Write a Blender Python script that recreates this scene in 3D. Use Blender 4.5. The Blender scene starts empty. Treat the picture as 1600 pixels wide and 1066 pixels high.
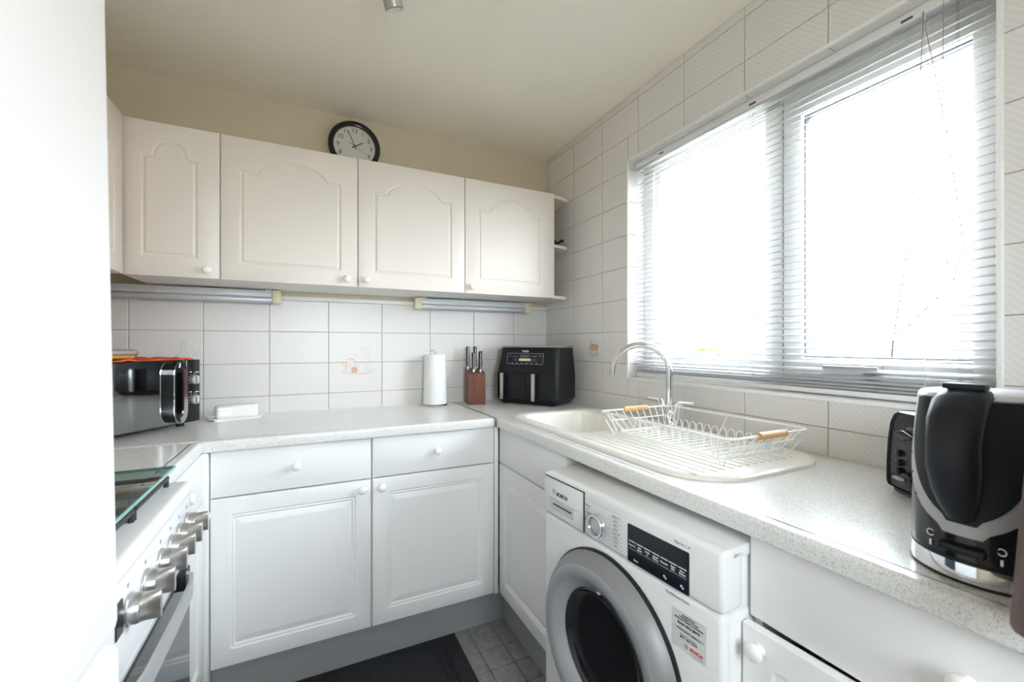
import bpy, bmesh, math, random
from mathutils import Vector, Matrix

random.seed(7)
PI = math.pi
SC = bpy.context.scene
COL = SC.collection
FZ = -0.03            # floor level (worktops are at z = 0.90)
ROOM_L, ROOM_F, CEIL = -2.27, -3.3, 2.385

# ------------------------------------------------------------------ camera, world, exposure
cam_data = bpy.data.cameras.new("camera")
cam_data.sensor_fit = 'HORIZONTAL'
cam_data.sensor_width = 36.0
cam_data.lens = 661.667 / 1600.0 * 36.0
cam_data.shift_y = 6.356 / 1600.0
cam_data.clip_start = 0.02
cam_data.clip_end = 200
cam_data.dof.use_dof = True
cam_data.dof.focus_distance = 1.7
cam_data.dof.aperture_fstop = 5.0
camera = bpy.data.objects.new("camera", cam_data)
camera.location = (-1.351, -2.3091, 1.2207)
camera.rotation_euler = (PI / 2, 0, -0.4493)
COL.objects.link(camera)
SC.camera = camera

world = bpy.data.worlds.new("overcast_sky")
SC.world = world
world.use_nodes = True
bg = world.node_tree.nodes["Background"]
bg.inputs[0].default_value = (0.845, 0.92, 1.0, 1)
bg.inputs[1].default_value = 8.0

SC.view_settings.view_transform = 'Standard'
SC.view_settings.look = 'None'
SC.view_settings.gamma = 1.0
SC.view_settings.use_curve_mapping = False
SC.view_settings.exposure = 1.80
try:
    SC.cycles.use_denoising = True
    SC.cycles.max_bounces = 14
    SC.cycles.diffuse_bounces = 9
    SC.cycles.glossy_bounces = 6
    SC.cycles.transparent_max_bounces = 24
    SC.cycles.transmission_bounces = 8
    SC.cycles.caustics_reflective = False
    SC.cycles.caustics_refractive = False
    SC.cycles.sample_clamp_indirect = 6.0
except Exception:
    pass


def portal(name, loc, rot, sx, sy):
    ld = bpy.data.lights.new(name, 'AREA')
    ld.shape = 'RECTANGLE'
    ld.size, ld.size_y = sx, sy
    ld.cycles.is_portal = True
    o = bpy.data.objects.new(name, ld)
    o.location, o.rotation_euler = loc, rot
    COL.objects.link(o)
    return o


# sampling portals only: they steer sky samples to the window and the added rear door and emit nothing of their own
portal("window_daylight_portal", (0.135, -1.349, 1.575), (0, PI / 2, 0), 1.02, 1.2)
portal("added_door_portal", (-1.15, ROOM_F - 0.15, 1.55), (PI / 2, 0, 0), 0.56, 0.8)


# ------------------------------------------------------------------ materials
def mat(name, color, rough=0.5, metal=0.0, spec=0.5, coat=0.0, emit=None):
    m = bpy.data.materials.new(name)
    m.use_nodes = True
    b = m.node_tree.nodes["Principled BSDF"]
    b.inputs["Base Color"].default_value = (*color, 1)
    b.inputs["Roughness"].default_value = rough
    b.inputs["Metallic"].default_value = metal
    b.inputs["Specular IOR Level"].default_value = spec
    b.inputs["Coat Weight"].default_value = coat
    return m


def N(m, t, **kw):
    n = m.node_tree.nodes.new(t)
    for k, v in kw.items():
        setattr(n, k, v)
    return n


def L(m, a, b):
    m.node_tree.links.new(a, b)


def bsdf(m):
    return m.node_tree.nodes["Principled BSDF"]


def coords(m, kind='Object'):
    return N(m, 'ShaderNodeTexCoord').outputs[kind]


def world_pos(m):
    return N(m, 'ShaderNodeNewGeometry').outputs['Position']


def add_noise_bump(m, scale, strength, dist=0.001, detail=3.0, src=None):
    tx = N(m, 'ShaderNodeTexNoise')
    tx.inputs['Scale'].default_value = scale
    tx.inputs['Detail'].default_value = detail
    L(m, src or world_pos(m), tx.inputs['Vector'])
    bp = N(m, 'ShaderNodeBump')
    bp.inputs['Strength'].default_value = strength
    bp.inputs['Distance'].default_value = dist
    L(m, tx.outputs['Fac'], bp.inputs['Height'])
    L(m, bp.outputs['Normal'], bsdf(m).inputs['Normal'])
    return tx


def add_color_noise(m, c1, c2, scale, lo=0.35, hi=0.65, detail=4.0, src=None):
    tx = N(m, 'ShaderNodeTexNoise')
    tx.inputs['Scale'].default_value = scale
    tx.inputs['Detail'].default_value = detail
    L(m, src or world_pos(m), tx.inputs['Vector'])
    cr = N(m, 'ShaderNodeValToRGB')
    cr.color_ramp.elements[0].position = lo
    cr.color_ramp.elements[1].position = hi
    cr.color_ramp.elements[0].color = (*c1, 1)
    cr.color_ramp.elements[1].color = (*c2, 1)
    L(m, tx.outputs['Fac'], cr.inputs['Fac'])
    L(m, cr.outputs['Color'], bsdf(m).inputs['Base Color'])
    return cr


M = {}
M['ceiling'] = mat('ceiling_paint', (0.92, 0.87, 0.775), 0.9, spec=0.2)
add_noise_bump(M['ceiling'], 160, 0.5, 0.003)
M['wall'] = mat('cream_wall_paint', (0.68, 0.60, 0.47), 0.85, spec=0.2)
add_noise_bump(M['wall'], 90, 0.15, 0.001)
M['grout'] = mat('beige_grout', (0.52, 0.44, 0.35), 0.9, spec=0.1)
add_noise_bump(M['grout'], 400, 0.3)

# wall tile with fine diagonal ribbing
m = M['tile'] = mat('ribbed_wall_tile', (0.79, 0.755, 0.735), 0.32, spec=0.4)
wv = N(m, 'ShaderNodeTexWave', wave_type='BANDS', bands_direction='DIAGONAL', wave_profile='SIN')
wv.inputs['Scale'].default_value = 36
wv.inputs['Distortion'].default_value = 0.6
wv.inputs['Detail'].default_value = 1.0
wv.inputs['Detail Scale'].default_value = 0.4
L(m, coords(m), wv.inputs['Vector'])
mx = N(m, 'ShaderNodeMix', data_type='RGBA')
mx.inputs[6].default_value = (0.72, 0.695, 0.68, 1)
mx.inputs[7].default_value = (0.765, 0.74, 0.72, 1)
L(m, wv.outputs['Fac'], mx.inputs[0])
L(m, mx.outputs[2], bsdf(m).inputs['Base Color'])
bp = N(m, 'ShaderNodeBump')
bp.inputs['Strength'].default_value = 0.22
bp.inputs['Distance'].default_value = 0.0005
L(m, wv.outputs['Fac'], bp.inputs['Height'])
L(m, bp.outputs['Normal'], bsdf(m).inputs['Normal'])

M['tile_trim'] = mat('white_plastic_trim', (0.86, 0.86, 0.84), 0.3)
M['cab_upper'] = mat('warm_lit_vinyl_cabinet', (0.80, 0.735, 0.675), 0.38)  # white vinyl tinted cream: warm bounce light put into the colour
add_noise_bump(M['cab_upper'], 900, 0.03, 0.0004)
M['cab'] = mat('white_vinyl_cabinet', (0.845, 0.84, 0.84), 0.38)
add_noise_bump(M['cab'], 900, 0.03, 0.0004)
M['carcass'] = mat('white_carcass', (0.80, 0.78, 0.74), 0.5)
M['plinth'] = mat('grey_plinth', (0.30, 0.305, 0.31), 0.5)
M['ceramic'] = mat('white_ceramic_knob', (0.88, 0.87, 0.85), 0.15, coat=0.4)

m = M['worktop'] = mat('speckled_laminate', (0.7, 0.7, 0.68), 0.22)
vr = N(m, 'ShaderNodeTexVoronoi', feature='F1')
vr.inputs['Scale'].default_value = 760
L(m, world_pos(m), vr.inputs['Vector'])
cr = N(m, 'ShaderNodeValToRGB')
els = cr.color_ramp.elements
cr.color_ramp.interpolation = 'CONSTANT'
els[0].position, els[0].color = 0.0, (0.42, 0.42, 0.42, 1)
els[1].position, els[1].color = 0.06, (0.68, 0.675, 0.66, 1)
for p_, c_ in ((0.26, (0.79, 0.79, 0.775, 1)), (0.60, (0.85, 0.85, 0.84, 1)), (0.92, (0.60, 0.52, 0.42, 1)), (0.945, (0.83, 0.83, 0.815, 1))):
    e_ = els.new(p_)
    e_.color = c_
sep = N(m, 'ShaderNodeSeparateColor')
L(m, vr.outputs['Color'], sep.inputs[0])
L(m, sep.outputs[0], cr.inputs['Fac'])
L(m, cr.outputs['Color'], bsdf(m).inputs['Base Color'])

M['sink'] = mat('cream_composite_sink', (0.84, 0.82, 0.765), 0.25)
M['chrome'] = mat('chrome', (0.85, 0.86, 0.88), 0.07, 1.0)
M['steel'] = mat('brushed_steel', (0.62, 0.62, 0.63), 0.28, 1.0)
add_noise_bump(M['steel'], 700, 0.06, 0.0004)
M['silver'] = mat('silver_plastic', (0.46, 0.46, 0.47), 0.42, 0.35)
M['silver_light'] = mat('light_silver_plastic', (0.58, 0.59, 0.62), 0.35, 0.25)
M['black_gloss'] = mat('gloss_black', (0.012, 0.012, 0.014), 0.12)
M['black'] = mat('satin_black', (0.010, 0.011, 0.014), 0.40, spec=0.35)
M['black_soft'] = mat('soft_black_grip', (0.014, 0.016, 0.022), 0.5, spec=0.35)
M['dark_grey'] = mat('dark_grey', (0.09, 0.09, 0.095), 0.5)
M['mirror'] = mat('mirrored_door', (0.42, 0.43, 0.44), 0.04, 1.0)
M['appliance'] = mat('white_enamel', (0.82, 0.82, 0.825), 0.25)
M['door_silver'] = mat('door_ring_silver', (0.36, 0.365, 0.385), 0.38, 0.2)
M['door_grey'] = mat('door_ring_grey', (0.27, 0.27, 0.27), 0.45, 0.2)
M['appliance_grey'] = mat('grey_white_enamel', (0.76, 0.76, 0.76), 0.35)
M['fridge'] = mat('fridge_enamel', (0.88, 0.88, 0.88), 0.45)
add_noise_bump(M['fridge'], 300, 0.05, 0.0006)
M['oven_glass'] = mat('dark_oven_glass', (0.05, 0.058, 0.068), 0.06, spec=0.8)
M['display'] = mat('black_display_glass', (0.010, 0.014, 0.022), 0.08)
M['print_white'] = mat('white_print', (0.85, 0.85, 0.85), 0.5)
M['print_grey'] = mat('grey_print', (0.34, 0.34, 0.35), 0.5)
M['print_dark'] = mat('dark_print', (0.05, 0.05, 0.06), 0.5)
M['print_red'] = mat('red_print', (0.70, 0.03, 0.05), 0.5)
M['sticker'] = mat('clear_grey_sticker', (0.72, 0.71, 0.70), 0.35)
M['sticker_band'] = mat('grey_sticker_band', (0.56, 0.565, 0.58), 0.4)
M['upvc'] = mat('white_upvc', (0.86, 0.86, 0.85), 0.28)
M['gasket'] = mat('grey_gasket', (0.10, 0.11, 0.14), 0.6)
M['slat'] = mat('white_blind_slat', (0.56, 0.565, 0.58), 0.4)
M['headrail'] = mat('white_headrail', (0.80, 0.80, 0.80), 0.35)
M['cord'] = mat('mauve_brown_cord', (0.42, 0.27, 0.27), 0.8)
M['cord_white'] = mat('white_ladder_cord', (0.80, 0.79, 0.76), 0.8)
M['paper'] = mat('white_kitchen_paper', (0.87, 0.88, 0.88), 0.95, spec=0.1)
add_noise_bump(M['paper'], 130, 0.6, 0.003)
M['clock_face'] = mat('clock_face', (0.80, 0.78, 0.74), 0.5)
M['cream_plastic'] = mat('yellowed_cream_plastic', (0.72, 0.67, 0.46), 0.45)
M['diffuser'] = mat('grey_diffuser_and_sky_pane', (0.62, 0.65, 0.68), 0.3)
M['wire'] = mat('white_coated_wire', (0.86, 0.86, 0.84), 0.3)
M['orange_cloth'] = mat('orange_red_cloth', (0.72, 0.12, 0.045), 0.95, spec=0.1)
add_noise_bump(M['orange_cloth'], 500, 0.5, 0.002)
M['card'] = mat('brown_cardboard', (0.28, 0.15, 0.07), 0.9)
M['foil'] = mat('silver_film_roll', (0.66, 0.62, 0.58), 0.25, 0.7)
M['gold'] = mat('gold_packet', (0.62, 0.40, 0.07), 0.35, 0.6)
M['blue_glaze'] = mat('dark_blue_glaze', (0.010, 0.014, 0.055), 0.15)
M['porcelain'] = mat('white_porcelain', (0.86, 0.86, 0.85), 0.12, coat=0.3)
M['teal_light'] = mat('iron_black', (0.02, 0.02, 0.022), 0.5)
M['dark_joint'] = mat('metal_joint_strip', (0.30, 0.28, 0.26), 0.35, 0.8)
M['brick_out'] = mat('orange_brick', (0.55, 0.25, 0.14), 0.9)
M['roof_out'] = mat('brown_roof_tile', (0.36, 0.20, 0.15), 0.9)
M['render_out'] = mat('white_render', (0.75, 0.73, 0.70), 0.9)
M['leaf_out'] = mat('yellow_green_leaf', (0.35, 0.42, 0.08), 0.8)
M['leaf_out2'] = mat('mid_green_leaf', (0.20, 0.30, 0.08), 0.8)
M['grey_paving'] = mat('grey_paving', (0.25, 0.32, 0.14), 0.95)  # paving, made grey so no green light bounces indoors
add_color_noise(M['grey_paving'], (0.34, 0.34, 0.31), (0.46, 0.45, 0.41), 3.0)
M['lamp_glass'] = mat('frosted_lamp_glass', (0.70, 0.67, 0.60), 0.25)


def wood_mat(name, c1, c2, scale, rough=0.45, axis=(1, 1, 0.08)):
    m = mat(name, c1, rough)
    mp = N(m, 'ShaderNodeMapping')
    mp.inputs['Scale'].default_value = axis
    L(m, coords(m), mp.inputs['Vector'])
    add_color_noise(m, c1, c2, scale, 0.3, 0.7, 6.0, mp.outputs['Vector'])
    return m


M['walnut'] = wood_mat('red_brown_wood', (0.085, 0.020, 0.006), (0.19, 0.05, 0.014), 60)
M['beech'] = wood_mat('beech_handle', (0.62, 0.34, 0.14), (0.78, 0.48, 0.24), 120)
M['board'] = wood_mat('taupe_board_wood', (0.11, 0.075, 0.07), (0.22, 0.165, 0.155), 90, 0.6)

# floor tile
m = M['floor_tile'] = mat('grey_floor_tile', (0.42, 0.42, 0.41), 0.45)
add_color_noise(m, (0.21, 0.21, 0.205), (0.28, 0.275, 0.265), 30)
M['floor_grout'] = mat('dark_floor_grout', (0.12, 0.10, 0.08), 0.9)
# mat
m = M['mat_pile'] = mat('charcoal_mat_pile', (0.03, 0.03, 0.033), 0.95, spec=0.1)
add_color_noise(m, (0.012, 0.012, 0.014), (0.075, 0.077, 0.085), 260, 0.35, 0.7)
add_noise_bump(m, 420, 1.0, 0.004)
M['mat_edge'] = mat('black_mat_edge', (0.012, 0.012, 0.014), 0.7)


def glass_mat(name, tint, refl_rough=0.02, base_refl=0.06):
    m = bpy.data.materials.new(name)
    m.use_nodes = True
    nt = m.node_tree
    nt.nodes.clear()
    out = nt.nodes.new('ShaderNodeOutputMaterial')
    tr = nt.nodes.new('ShaderNodeBsdfTransparent')
    tr.inputs[0].default_value = (*tint, 1)
    gl = nt.nodes.new('ShaderNodeBsdfGlossy')
    gl.inputs['Roughness'].default_value = refl_rough
    lw = nt.nodes.new('ShaderNodeLayerWeight')
    lw.inputs['Blend'].default_value = 0.5
    pw = nt.nodes.new('ShaderNodeMath')
    pw.operation = 'POWER'
    pw.inputs[1].default_value = 4.0
    ma = nt.nodes.new('ShaderNodeMath')
    ma.operation = 'MULTIPLY_ADD'
    ma.inputs[1].default_value = 0.6
    ma.inputs[2].default_value = 0.03
    mixn = nt.nodes.new('ShaderNodeMixShader')
    nt.links.new(lw.outputs['Facing'], pw.inputs[0])
    nt.links.new(pw.outputs[0], ma.inputs[0])
    nt.links.new(ma.outputs[0], mixn.inputs[0])
    nt.links.new(tr.outputs[0], mixn.inputs[1])
    nt.links.new(gl.outputs[0], mixn.inputs[2])
    nt.links.new(mixn.outputs[0], out.inputs[0])
    return m


M['pane'] = glass_mat('window_glass', (0.97, 0.985, 0.98))
M['lid_glass'] = glass_mat('green_lid_glass', (0.70, 0.80, 0.78))
M['lid_edge'] = mat('green_glass_edge', (0.20, 0.42, 0.37), 0.15)
M['clear_plastic'] = glass_mat('clear_plastic', (0.92, 0.94, 0.95))
M['clock_glass'] = glass_mat('clock_glass', (0.97, 0.97, 0.97))


# ------------------------------------------------------------------ mesh helpers
class Bld:
    def __init__(self):
        self.bm = bmesh.new()

    def box(self, lo, hi, bev=0.0, seg=2):
        lo, hi = Vector(lo), Vector(hi)
        r = bmesh.ops.create_cube(self.bm, size=1.0)
        vs = r['verts']
        c, s = (lo + hi) / 2, hi - lo
        for v in vs:
            v.co = Vector((v.co.x * s.x, v.co.y * s.y, v.co.z * s.z)) + c
        if bev > 0:
            es = list({e for v in vs for e in v.link_edges})
            bmesh.ops.bevel(self.bm, geom=es, offset=bev, segments=seg, profile=0.5, affect='EDGES')
        return self

    def loft(self, loops, closed=True, cap0=True, cap1=True):
        rings = [[self.bm.verts.new(p) for p in lp] for lp in loops]
        n = len(rings[0])
        for a, b in zip(rings[:-1], rings[1:]):
            for i in range(n if closed else n - 1):
                j = (i + 1) % n
                try:
                    self.bm.faces.new((a[i], a[j], b[j], b[i]))
                except ValueError:
                    pass
        if cap0:
            self.bm.faces.new(rings[0])
        if cap1:
            self.bm.faces.new(list(reversed(rings[-1])))
        return self

    def lathe(self, prof, seg=24, mtx=None, cap0=True, cap1=True):
        mtx = mtx or Matrix()
        loops = []
        for r, h in prof:
            r = max(r, 1e-5)
            loops.append([mtx @ Vector((r * math.cos(2 * PI * i / seg), r * math.sin(2 * PI * i / seg), h)) for i in range(seg)])
        return self.loft(loops, True, cap0, cap1)

    def cyl(self, p0, p1, r0, r1=None, seg=16):
        p0, p1 = Vector(p0), Vector(p1)
        d = p1 - p0
        q = d.to_track_quat('Z', 'Y').to_matrix().to_4x4()
        return self.lathe([(r0, 0), (r0 if r1 is None else r1, d.length)], seg, Matrix.Translation(p0) @ q)

    def tube(self, pts, r, seg=8, closed=False):
        pts = [Vector(p) for p in pts]
        n = len(pts)
        rr = r if isinstance(r, (list, tuple)) else [r] * n
        loops, prev = [], None
        for i, p in enumerate(pts):
            if closed:
                t = pts[(i + 1) % n] - pts[i - 1]
            else:
                t = pts[min(i + 1, n - 1)] - pts[max(i - 1, 0)]
            t.normalize()
            if prev is None:
                up = Vector((0, 0, 1)) if abs(t.z) < 0.9 else Vector((1, 0, 0))
                a = t.cross(up).normalized()
            else:
                a = (prev - t * prev.dot(t)).normalized()
            prev = a
            b = t.cross(a)
            loops.append([p + (a * math.cos(2 * PI * k / seg) + b * math.sin(2 * PI * k / seg)) * rr[i] for k in range(seg)])
        if closed:
            loops.append(loops[0])
            return self.loft(loops, True, False, False)
        return self.loft(loops)

    def prism(self, pts, y0, y1, plane='XZ', bev=0.0):
        """pts 2-D outline extruded; plane XZ -> along y, XY -> along z, YZ -> along x"""
        def P(a, b, t):
            return {'XZ': (a, t, b), 'XY': (a, b, t), 'YZ': (t, a, b)}[plane]
        f0 = [self.bm.verts.new(P(a, b, y0)) for a, b in pts]
        f1 = [self.bm.verts.new(P(a, b, y1)) for a, b in pts]
        n = len(pts)
        fs = [self.bm.faces.new(f0), self.bm.faces.new(list(reversed(f1)))]
        for i in range(n):
            fs.append(self.bm.faces.new((f0[i], f1[i], f1[(i + 1) % n], f0[(i + 1) % n])))
        if bev > 0:
            es = list({e for f in fs[:2] for e in f.edges})
            bmesh.ops.bevel(self.bm, geom=es, offset=bev, segments=2, profile=0.5, affect='EDGES')
        return self

    def fill(self, loops_pts):
        """flat face(s) bounded by the outer loop, with holes; returns vertex loops"""
        rings = []
        edges = []
        for lp in loops_pts:
            vs = [self.bm.verts.new(p) for p in lp]
            rings.append(vs)
            for i in range(len(vs)):
                edges.append(self.bm.edges.new((vs[i], vs[(i + 1) % len(vs)])))
        bmesh.ops.triangle_fill(self.bm, use_beauty=True, use_dissolve=False, edges=edges)
        return rings

    def bridge(self, a, pts, flip=False):
        b = [self.bm.verts.new(p) for p in pts]
        n = len(a)
        for i in range(n):
            j = (i + 1) % n
            self.bm.faces.new((a[i], a[j], b[j], b[i]))
        return b

    def plate(self, outer, holes, z0, z1):
        top = self.fill([[(x, y, z1) for x, y in outer]] + [[(x, y, z1) for x, y in h] for h in holes])
        bot = self.fill([[(x, y, z0) for x, y in outer]] + [[(x, y, z0) for x, y in h] for h in holes])
        for a, b in zip(top, bot):
            for i in range(len(a)):
                j = (i + 1) % len(a)
                self.bm.faces.new((a[i], a[j], b[j], b[i]))
        return self


def obj(name, b, material, parent=None, ang=35, loc=None, rot=None):
    bm = b.bm
    bmesh.ops.remove_doubles(bm, verts=bm.verts, dist=1e-6)
    bmesh.ops.recalc_face_normals(bm, faces=bm.faces)
    me = bpy.data.meshes.new(name)
    bm.to_mesh(me)
    bm.free()
    if ang:
        for p in me.polygons:
            p.use_smooth = True
        me.set_sharp_from_angle(angle=math.radians(ang))
    mats = material if isinstance(material, (list, tuple)) else [material]
    for mm in mats:
        me.materials.append(M[mm] if isinstance(mm, str) else mm)
    o = bpy.data.objects.new(name, me)
    COL.objects.link(o)
    if parent:
        o.parent = parent
    if loc:
        o.location = loc
    if rot:
        o.rotation_euler = rot
    return o


def inst(src, name, parent, loc, rot=None, scale=None):
    o = bpy.data.objects.new(name, src.data)
    COL.objects.link(o)
    o.parent = parent
    o.location = loc
    if rot:
        o.rotation_euler = rot
    if scale:
        o.scale = scale
    return o


def tag(o, label, cat, group=None):
    o['label'], o['category'] = label, cat
    if group:
        o['group'] = group
    return o


def thing(name, label, cat, loc=(0, 0, 0), rz=0.0, group=None):
    o = bpy.data.objects.new(name, None)
    o.empty_display_size = 0.05
    COL.objects.link(o)
    o.location = loc
    o.rotation_euler = (0, 0, rz)
    return tag(o, label, cat, group)


def struct(o, label=None):
    o['kind'] = 'structure'
    if label:
        o['label'] = label
    return o


def text(name, s, parent, loc, material, width=None, size=0.02, rot=(PI / 2, 0, 0), align='CENTER', bold=0.0, thick=0.0003):
    cu = bpy.data.curves.new(name, 'FONT')
    cu.body = s
    cu.size = size
    cu.align_x = align
    cu.align_y = 'CENTER'
    cu.offset = bold
    cu.extrude = thick
    cu.resolution_u = 3
    t = bpy.data.objects.new(name + "_tmp", cu)
    COL.objects.link(t)
    dg = bpy.context.evaluated_depsgraph_get()
    me = bpy.data.meshes.new_from_object(t.evaluated_get(dg))
    bpy.data.objects.remove(t)
    me.name = name
    if width:
        xs = [v.co.x for v in me.vertices]
        w = max(xs) - min(xs)
        k = width / w
        for v in me.vertices:
            v.co.x *= k
    me.materials.clear()
    me.materials.append(M[material])
    o = bpy.data.objects.new(name, me)
    COL.objects.link(o)
    o.parent = parent
    o.location = loc
    o.rotation_euler = rot
    return o


def rrect(x0, x1, y0, y1, r, n=5):
    """rounded rectangle, counter-clockwise; r scalar or 4 radii (x1y0, x1y1, x0y1, x0y0)"""
    rs = r if isinstance(r, (list, tuple)) else [r] * 4
    pts = []
    for (cx, cy, a0, rr) in ((x1 - rs[0], y0 + rs[0], -PI / 2, rs[0]), (x1 - rs[1], y1 - rs[1], 0, rs[1]),
                             (x0 + rs[2], y1 - rs[2], PI / 2, rs[2]), (x0 + rs[3], y0 + rs[3], PI, rs[3])):
        for k in range(n + 1):
            a = a0 + PI / 2 * k / n
            pts.append((cx + rr * math.cos(a), cy + rr * math.sin(a)))
    return pts


def offset(pts, d):
    """inward offset of a counter-clockwise outline"""
    out, n = [], len(pts)
    for i in range(n):
        p0, p1, p2 = Vector(pts[i - 1]), Vector(pts[i]), Vector(pts[(i + 1) % n])
        a, b = (p1 - p0), (p2 - p1)
        if a.length < 1e-9:
            a = b
        if b.length < 1e-9:
            b = a
        a, b = a.normalized(), b.normalized()
        n1, n2 = Vector((-a.y, a.x)), Vector((-b.y, b.x))
        m_ = n1 + n2
        m_ = m_ / max(m_.dot(n1), 0.35) if m_.length > 1e-6 else n1
        q = p1 + m_ * d
        out.append((q.x, q.y))
    return out


# ------------------------------------------------------------------ the room shell
WY0, WY1, WZ0, WZ1 = -0.757, -1.941, 1.066, 2.083     # window opening in the right wall
HT = 0.152
ZJ = [2.0445 - HT * i for i in range(-2, 9)]
YJ = [-(0.0463 + 0.2597 * i) for i in range(-1, 13)]
XJ = [-(0.2291 + 0.2572 * i) for i in range(-1, 9)]


def rect_sub(r, h):
    """rectangle r minus rectangle h -> list of rectangles (u0,u1,v0,v1)"""
    u0, u1, v0, v1 = r
    a0, a1, b0, b1 = h
    if a0 >= u1 or a1 <= u0 or b0 >= v1 or b1 <= v0:
        return [r]
    out = []
    if u0 < a0:
        out.append((u0, a0, v0, v1))
    if u1 > a1:
        out.append((a1, u1, v0, v1))
    c0, c1 = max(u0, a0), min(u1, a1)
    if v0 < b0:
        out.append((c0, c1, v0, b0))
    if v1 > b1:
        out.append((c0, c1, b1, v1))
    return out


floor = struct(obj('floor', Bld().box((ROOM_L - 0.2, ROOM_F - 0.2, FZ - 0.12), (0.28, 0.2, FZ - 0.004)), 'floor_grout'))
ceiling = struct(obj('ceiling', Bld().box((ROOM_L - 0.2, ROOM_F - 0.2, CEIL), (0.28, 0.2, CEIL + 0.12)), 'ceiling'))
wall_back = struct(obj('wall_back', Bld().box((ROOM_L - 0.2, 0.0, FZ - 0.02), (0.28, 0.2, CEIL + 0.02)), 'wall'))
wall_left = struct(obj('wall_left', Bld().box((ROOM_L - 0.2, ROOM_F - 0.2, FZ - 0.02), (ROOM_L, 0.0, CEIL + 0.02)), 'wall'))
b = Bld()
for (ya, yb, za, zb) in ((WY0, 0.0, FZ - 0.02, CEIL + 0.02), (ROOM_F - 0.2, WY1, FZ - 0.02, CEIL + 0.02),
                         (WY1, WY0, FZ - 0.02, WZ0), (WY1, WY0, WZ1, CEIL + 0.02)):
    b.box((0.0055, ya, za), (0.26, yb, zb))
wall_right = struct(obj('wall_right', b, 'grout'))
b = Bld()   # the wall behind the camera; glazed door added to let in fill daylight
b.box((ROOM_L - 0.2, ROOM_F - 0.2, FZ - 0.02), (-1.53, ROOM_F, CEIL + 0.02))
b.box((-0.77, ROOM_F - 0.2, FZ - 0.02), (0.28, ROOM_F, CEIL + 0.02))
b.box((-1.53, ROOM_F - 0.2, 2.05), (-0.77, ROOM_F, CEIL + 0.02))
wall_front = struct(obj('wall_front', b, 'wall'))
b = Bld()
b.box((-1.53, ROOM_F - 0.12, FZ), (-1.43, ROOM_F - 0.06, 2.05), 0.004)
b.box((-0.87, ROOM_F - 0.12, FZ), (-0.77, ROOM_F - 0.06, 2.05), 0.004)
b.box((-1.44, ROOM_F - 0.12, FZ), (-0.86, ROOM_F - 0.06, 1.15), 0.004)
b.box((-1.44, ROOM_F - 0.12, 1.95), (-0.86, ROOM_F - 0.06, 2.05), 0.004)
added_door = struct(obj('added_door_1', b, 'upvc'), 'white half-glazed door behind the viewer, unseen and added to let in fill daylight')
obj('pane', Bld().box((-1.44, ROOM_F - 0.092, 1.04), (-0.86, ROOM_F - 0.088, 1.96)), 'pane', added_door)

# grout backing on the back wall
GB = struct(obj('trim_1', Bld().box((ROOM_L, -0.003, 0.86), (0.0, 0.0, 1.4365)), 'grout'), 'beige grout bed behind the back wall tiles')

TILE_MESH = {}


def tile(parent, w, h, mtx):
    """one glazed tile: local x along the wall, y towards the room is negative, z up"""
    key = (round(w, 4), round(h, 4))
    if key not in TILE_MESH:
        g = 0.0012
        bb = Bld()
        x0, x1, z0, z1, e = g, w - g, g, h - g, min(0.0022, w * 0.2, h * 0.2)
        bb.loft([[(x0, 0, z0), (x1, 0, z0), (x1, 0, z1), (x0, 0, z1)],
                 [(x0, -0.0035, z0), (x1, -0.0035, z0), (x1, -0.0035, z1), (x0, -0.0035, z1)],
                 [(x0 + e, -0.0048, z0 + e), (x1 - e, -0.0048, z0 + e), (x1 - e, -0.0048, z1 - e), (x0 + e, -0.0048, z1 - e)]], True, False, True)
        o = obj('tile', bb, 'tile', parent, 12)
        TILE_MESH[key] = o
    else:
        o = bpy.data.objects.new('tile', TILE_MESH[key].data)
        COL.objects.link(o)
        o.parent = parent
    o.matrix_local = mtx
    return o


# back wall tiles between worktop and wall units
xs = sorted([0.0] + [x for x in XJ if ROOM_L < x < 0] + [ROOM_L])
zs = sorted([0.895] + [z for z in ZJ if 0.9 < z < 1.45])
for i in range(len(xs) - 1):
    for j in range(len(zs) - 1):
        if xs[i + 1] - xs[i] < 0.008:
            continue
        tile(wall_back, xs[i + 1] - xs[i], zs[j + 1] - zs[j], Matrix.Translation((xs[i], -0.003, zs[j])))

# window wall tiles, worktop to ceiling, round the window (u = -y runs towards the camera)
us = sorted([0.0] + [-y for y in YJ if y < -0.001] )
zs = sorted([0.895] + [z for z in ZJ if 0.9 < z < CEIL] + [CEIL])
RW = Matrix.Rotation(-PI / 2, 4, 'Z')     # local -y -> world -x, local +x -> world -y
for i in range(len(us) - 1):
    if us[i] > 2.7:
        continue
    for j in range(len(zs) - 1):
        for (a, c, d, e) in rect_sub((us[i], us[i + 1], zs[j], zs[j + 1]), (-WY0, -WY1, WZ0, WZ1)):
            if c - a < 0.008 or e - d < 0.008:
                continue
            tile(wall_right, c - a, e - d, Matrix.Translation((0.0055, -a, d)) @ RW)

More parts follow.
